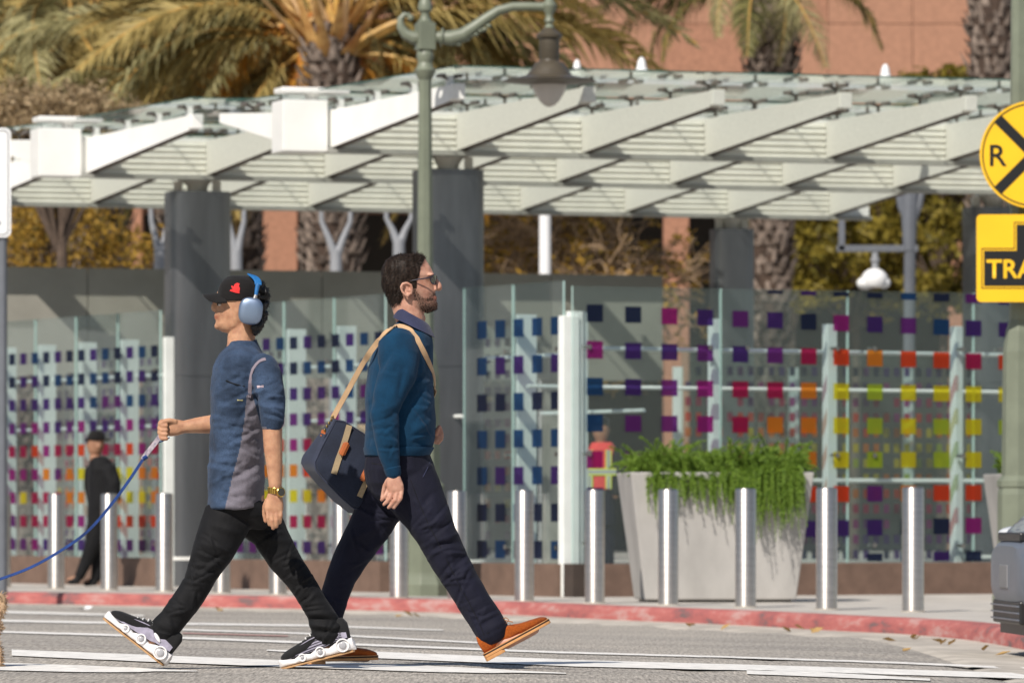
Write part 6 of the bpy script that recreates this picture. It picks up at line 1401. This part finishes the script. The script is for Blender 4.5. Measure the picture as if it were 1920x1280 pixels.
# ---------------------------------------------------------------- people in the background
def figure(fr, label, J, clothes, skin, voxel=.008, hair=None):
    """J: joints in photograph pixels (px,py,dy). clothes: list of (name, material, list of limb point lists, list of slab rows)"""
    p = person_empty(fr, J['foot'][0], J['foot'][1], label)
    mb = MB()
    for l in J['limbs']: limb(mb, fr, l, 14)
    for s_ in J['slabs']: slabs(mb, fr, s_, 20)
    for c_, r_ in J['ells']: mb.ell(fr(*c_), r_)
    for f_ in J.get('fingers', []): finger(mb, fr, f_[0], f_[1], f_[2], 8)
    me = remesh(mb, voxel, 1, 'body'); n = len(me.vertices); set_attr(me, 'beard', np.zeros(n)); set_attr(me, 'lip', np.zeros(n)); link_mesh('body', me, p, skin, smooth=True)
    for name, m, ll, ss, ee in clothes:
        mb = MB()
        for l in ll: limb(mb, fr, l, 16)
        for s_ in ss: slabs(mb, fr, s_, 24)
        for c_, r_ in ee: mb.ell(fr(*c_), r_)
        me = remesh(mb, voxel, 1, name); rumple(me, .006, 12, (1,1,.6), len(name)); rumple(me, .0025, 32, (1,1,.6), len(name)+3); link_mesh(name, me, p, m, smooth=True)
    return p
# man in black leaning by the glass, far left
C = Frame(55.6)
J = dict(foot=(165,1097), limbs=[[(180,845,0,8,8),(180,862,0,9,9)], [(202,885,-.1,11,9),(211,910,-.14,8,8),(212,932,-.15,7,7),(200,954,-.15,5,5)], [(170,885,.1,10,9),(168,920,.12,7,7),(172,945,.1,5,5)],
    [(182,960,-.05,15,12),(172,1020,-.05,11,10),(152,1070,-.05,7,7),(146,1083,-.05,6,6)], [(188,960,.05,15,12),(184,1020,.05,11,10),(180,1075,.05,7,7),(178,1088,.05,6,6)], [(146,1083,-.05,7,6),(130,1087,-.05,5,6)], [(178,1088,.05,7,6),(162,1091,.05,5,6)]],
    slabs=[[(855,168,196,14),(880,166,202,21),(930,168,204,20),(970,168,206,19)], [(811,170,190,7),(818,165,195,13),(828,163.5,196,15),(838,163.5,195,14.5),(846,165,192,13),(853,168,187,9),(857,172,183,4)]],
    ells=[((162.5,835,0),(.012,.016,.018)), ((186,836,-.075),(.016,.01,.026)), ((195,958,-.15),(.035,.02,.03))], fingers=[])
figure(C, 'man in black cap and black clothes leaning by the glass at left', J,
  [('jacket', m_blk, [[(202,880,-.1,17,13),(213,908,-.14,15,12),(214,932,-.15,13,11),(204,950,-.15,10,8)], [(172,880,.09,14,12),(169,915,.12,11,10),(172,940,.1,8,8)]], [[(855,172,196,13),(862,168,209,22),(880,165,219,28),(915,164,221,29),(950,164,218,28),(985,163,210,26)]], []),
   ('trousers', m_blk, [[(181,985,-.05,19,15),(172,1025,-.05,14,13),(157,1062,-.05,11,10),(149,1080,-.05,9,9)], [(190,985,.05,18,15),(186,1025,.05,14,13),(182,1065,.05,11,10),(180,1084,.05,10,9)]], [[(960,165,205,22),(990,163,205,22)]], []),
   ('boots', m_sblack, [[(149,1078,-.05,8.5,8),(144,1087,-.05,8,8),(130,1089,-.05,5.5,7)], [(180,1082,.05,8.5,8),(176,1090,.05,8,8),(161,1093,.05,5.5,7)]], [], []),
   ('cap', m_blkcap, [[(166,823,0,3,15),(160,825,0,2,13)]], [[(806.5,172,190,8),(811,167,196,14),(819,164,198,17),(825,164,198,17)], [(822,196,207,10),(826,196,209,10)]], [])], m_skinC, .008)
# man in a tan cap half hidden behind the bearded man
m_tancap = clothmat('tan_cap', (.36,.24,.14), .9); m_brn = clothmat('brown_trousers', (.095,.062,.042), .9); m_olive = clothmat('brown_shirt', (.13,.1,.08), .9); m_dred = clothmat('dark_red_shoe', (.13,.015,.018), .7)
D = Frame(54.3)
J = dict(foot=(690,1102), limbs=[[(682,830,0,8,8),(683,848,0,10,10)], [(690,870,-.1,10,9),(696,905,-.13,8,8),(700,945,-.13,6,6)], [(678,870,.1,10,9),(676,905,.13,8,8),(678,945,.13,6,6)], [(690,960,-.05,15,12),(692,1030,-.05,11,10),(691,1090,-.05,7,7)], [(684,960,.05,15,12),(690,1030,.05,11,10),(694,1090,.05,7,7)], [(690,1094,-.05,6,6),(678,1098,-.05,5,6)], [(694,1092,.05,6,6),(706,1098,.05,5,6)]],
    slabs=[[(845,668,700,16),(870,666,704,21),(930,668,702,20),(975,668,704,19)], [(800,673,692,8),(808,668,698,14),(818,667,699,16),(828,667,698,15),(838,669,694,13),(845,674,688,8)]], ells=[((697,824,0),(.016,.016,.018)),((678,822,-.078),(.014,.01,.024))])
figure(D, 'man in tan cap glimpsed between the messenger bag and the sweater', J,
  [('shirt', m_olive, [[(690,866,-.09,14,12),(696,900,-.13,12,11),(700,930,-.13,10,10)], [(678,866,.09,14,12),(676,900,.13,12,11)]], [[(846,674,692,14),(856,668,700,22),(890,664,706,26),(985,664,706,25)]], []),
   ('trousers', m_brn, [[(690,985,-.05,18,15),(692,1030,-.05,14,13),(692,1087,-.05,12,11)], [(684,985,.05,18,15),(690,1030,.05,14,13),(696,1087,.05,12,11)]], [[(965,666,704,22),(995,666,704,22)]], []),
   ('shoes', m_dred, [[(692,1092,-.05,8,8),(679,1098,-.05,5.5,7)], [(695,1091,.05,8,8),(708,1098,.05,5.5,7)]], [], []),
   ('cap', m_tancap, [[(696,812,0,3,14),(706,815,0,2,12)]], [[(795.5,672,690,9),(800,667,697,15),(808,665,699.5,17.5),(813,665,699.5,17.5)]], [])], m_skinC, .009)
# worker in an orange vest behind the glass
m_vest = clothmat('orange_red_vest', (.60,.055,.05), .8, .08, 200, .08); m_lime = mat('lime_trim', (.55,.62,.05), .6); m_refl = mat('reflective_tape', (.28,.30,.29), .4)
E = Frame(52.0)
J = dict(foot=(1125,1098), limbs=[[(1128,815,0,8,8),(1126,834,0,10,10)], [(1100,850,-.02,10,9),(1094,890,-.06,8,8),(1098,930,-.1,6,6)], [(1152,850,-.02,10,9),(1158,890,-.06,8,8),(1154,930,-.1,6,6)], [(1116,960,0,14,13),(1114,1030,0,11,10),(1113,1090,0,7,7)], [(1136,960,0,14,13),(1138,1030,0,11,10),(1139,1090,0,7,7)], [(1113,1093,0,7,6),(1113,1097,-.12,6,5)], [(1139,1093,0,7,6),(1139,1097,-.12,6,5)]],
    slabs=[[(835,1104,1148,16),(860,1099,1154,20),(920,1102,1150,19),(970,1104,1150,18)], [(783,1118,1134,8),(792,1112,1140,14),(803,1111,1142,15),(815,1112,1141,14),(826,1117,1136,10)]], ells=[((1111,806,0),(.01,.01,.024)),((1142,806,0),(.01,.01,.024))])
pE = figure(E, 'worker in orange red safety vest behind the glass left of the planter', J,
  [('shirt', m_blk, [[(1101,848,-.02,13,11),(1094,890,-.06,11,10),(1098,925,-.1,9,8)], [(1151,848,-.02,13,11),(1158,890,-.06,11,10),(1154,925,-.1,9,8)]], [[(830,1112,1142,13),(845,1100,1152,19)]], []),
   ('vest', m_vest, [], [[(829,1109,1147,15),(842,1097,1156,21),(880,1096,1157,23),(918,1096,1158,23)]], []),
   ('trousers', m_navy, [[(1114,970,0,17,15),(1113,1030,0,13,12),(1112,1086,0,11,11)], [(1138,970,0,17,15),(1139,1030,0,13,12),(1140,1086,0,11,11)]], [[(915,1100,1154,21),(985,1100,1154,21)]], []),
   ('boots', m_sblack, [[(1112,1088,0,8,8),(1112,1096,-.1,7,6)], [(1140,1088,0,8,8),(1140,1096,-.1,7,6)]], [], []),
   ('hair', m_hairB, [], [[(779,1119,1133,8),(784,1112,1140,15),(793,1109,1144,18),(800,1109.5,1143.5,17,.02)]], [])], m_skinC, .009)
for x0 in (1106, 1141):
    mb = MB(); ww = 5
    for w_, dy, mi in ((5.5,-.118,0),(3.2,-.1195,1)): mb.add([E(x0-w_,843,dy),E(x0+w_,843,dy),E(x0+w_,916,dy),E(x0-w_,916,dy)], [(0,1,2,3)], mi)
    mb.build('vest_stripe', [m_lime, m_refl], pE)
mb = MB()
for w_, dy, mi in ((6.5,-.1205,0),(3.8,-.122,1)): mb.add([E(1097,884-w_,dy),E(1156,884-w_,dy),E(1156,884+w_,dy),E(1097,884+w_,dy)], [(0,1,2,3)], mi)
mb.build('vest_stripe', [m_lime, m_refl], pE)
# ================================================================ car at the right edge
m_car = mat('pale_blue_car_paint', (.20,.27,.40), .3, metal=.4, vs=3, var=.04, coat=.8); m_silver = mat('silver_bumper', (.15,.17,.21), .35, metal=.2, var=.05); m_tyre = mat('tyre', (.02,.02,.021), .85); m_rim = mat('alloy', (.45,.46,.48), .35, metal=.9); m_head = mat('headlight_glass', (.62,.64,.66), .08, coat=.8); m_cglass = mat('car_window', (.015,.018,.022), .05, coat=.5); m_plate = mat('number_plate', (.2,.2,.21), .5)
cp = P(1862, 1000, 31.2); cz = road_z(cp.x, 31.2+.3); car = empty('car', (cp.x+2.1, 32.0, cz), 'pale blue car entering at the right edge', 'car')
CX = Vector((1,.05,0)).normalized(); CY = Vector((-CX.y, CX.x, 0)); O = Vector((cp.x+.18, 32.0, cz)); q = lambda x, y, z: O+CX*x+CY*y+UP*z*1.08
def carloft(rows, n=28, pw=4.0): return [(q(x, 0, (z0+z1)/2), CY*w, UP*(z1-z0)/2, pw) for x, z0, z1, w in rows]
mb = MB(); mb.loft(carloft([(.0,.36,.62,.62),(.03,.25,.68,.72),(.12,.2,.76,.80),(.35,.2,.82,.86),(.9,.22,.90,.89),(1.3,.22,.95,.9),(2.2,.22,.97,.91),(3.2,.22,.98,.9),(3.9,.25,.97,.86),(4.25,.3,.9,.78),(4.32,.4,.8,.7)]), 32); mb.build('body', m_car, car, smooth=True)
mb = MB(); mb.loft(carloft([(1.15,.88,.95,.74),(1.6,.88,1.2,.70),(2.0,.88,1.40,.66),(2.5,.88,1.46,.65),(3.1,.88,1.44,.65),(3.6,.88,1.28,.66),(4.0,.88,1.0,.68)], pw=3), 28); mb.build('cabin_glass', m_cglass, car, smooth=True)
mb = MB(); mb.loft([(q(x, 0, z), CY*w, UP*.02, 3) for x, z, w in ((1.85,1.37,.6),(2.1,1.445,.62),(2.6,1.475,.62),(3.1,1.455,.62),(3.5,1.35,.6))], 20); mb.build('roof', m_car, car, smooth=True)
mb = MB(); mb.loft([(q(x, 0, z), CY*w, UP*h, 4) for x, z, w, h in ((-.05,.44,.45,.09),(-.045,.44,.60,.15),(-.01,.43,.74,.19),(.1,.43,.84,.205),(.3,.43,.885,.19),(.45,.43,.888,.16))], 24); mb.build('bumper', m_silver, car, smooth=True)
mb = MB(); mb.box(q(-.0,0,.235), (.08,1.1,.13), (CX, CY, UP)); mb.build('lower_grille', m_black, car, bevel=.01)
for k in range(3): mb = MB(); mb.box(q(-.045,0,.20+.035*k), (.02,1.08,.008), (CX, CY, UP)); mb.build('grille_bar', m_silver, car)
mb = MB(); mb.box(q(.0,0,.625), (.05,.9,.05), (CX, CY, UP)); mb.build('upper_grille', m_black, car, bevel=.01)
mb = MB(); mb.box(q(-.052,0,.42), (.012,.31,.13), (CX, CY, UP)); mb.build('number_plate', m_plate, car, bevel=.004)
mb = MB(); mb.box(q(.2,0,.15), (.36,1.35,.07), (CX, CY, UP)); mb.build('under_tray', m_black, car)
for s_ in (-1, 1):
    mb = MB(); mb.ell(q(.16, s_*.70, .645), (.19,.10,.045), 16, 10, 0, ((CX+CY*s_*.8).normalized(), (CY-CX*s_*.8).normalized(), UP)); mb.build('headlight', m_head, car, smooth=True)
    for x in (.85, 3.45):
        T_ = (CY*s_).to_track_quat('Z','Y').to_matrix(); c_ = q(x, s_*.70, .32); mb = MB(); mb.lathe(c_, [(.2,0),(.31,.0),(.32,.03),(.32,.17),(.3,.2),(.21,.205),(.2,.19)], 36, 0, T_); w_ = mb.build('wheel', m_tyre, car, smooth=True)
        mb = MB(); mb.lathe(c_, [(.205,.15),(.205,.2),(.19,.195),(.06,.17),(.05,.19),(.002,.19)], 30, 0, T_); mb.build('rim', m_rim, w_, smooth=True)
    mb = MB(); mb.ell(q(1.55, s_*.97, 1.0), (.06,.1,.07), 12, 8, 0, (CX, CY, UP)); mb.build('mirror', m_car, car, smooth=True)
    mb = MB(); mb.tube([q(1.2,s_*.905,.93), q(1.22,s_*.912,.5), q(1.3,s_*.905,.28)], .004, 5); mb.tube([q(2.3,s_*.915,.96), q(2.3,s_*.918,.5), q(2.3,s_*.91,.28)], .004, 5); mb.build('door_gap', m_black, car)
# ================================================================ small litter on the road
L_fall = leafmat('fallen_leaf', (.30,.17,.06), (.50,.34,.14), .1, .9); rg = random.Random(44)
for x, y in ((411,1146),(413,1147),(748,1158),(766,1154),(782,1157),(1292,1178),(1296,1176),(1360,1181),(1475,1186),(1500,1182),(1525,1187),(1532,1188),(1668,1203),(1712,1200),(1720,1201),(1760,1208),(1768,1210),(1784,1211),(1700,1223),(1846,1222),(1880,1232),(165,1143),(150,1145)):
    p = on_road(x, y)+UP*.004; mb = MB(); a_ = rg.uniform(0, 6.28); u_ = Vector((math.cos(a_), math.sin(a_), rg.uniform(-.1,.3)))*.045; v_ = Vector((-u_.y, u_.x, rg.uniform(0,.03)))*.6
    if kdist(p.x, p.y) < .75: p.z = -.086
    mb.add([p-u_, p-v_*.8+UP*.012, p+u_*1.1+UP*.02, p+v_+UP*.015, p+UP*.002], [(0,1,4),(1,2,4),(2,3,4),(3,0,4)]); o = mb.build('fallen_leaf', L_fall if x > 200 else m_white)
    tag(o, 'small dry leaf lying on the road beside the kerb' if x > 200 else 'scrap of white litter in the gutter at far left', 'leaf' if x > 200 else 'litter', 'leaves on the road' if x > 200 else 'litter in the gutter')
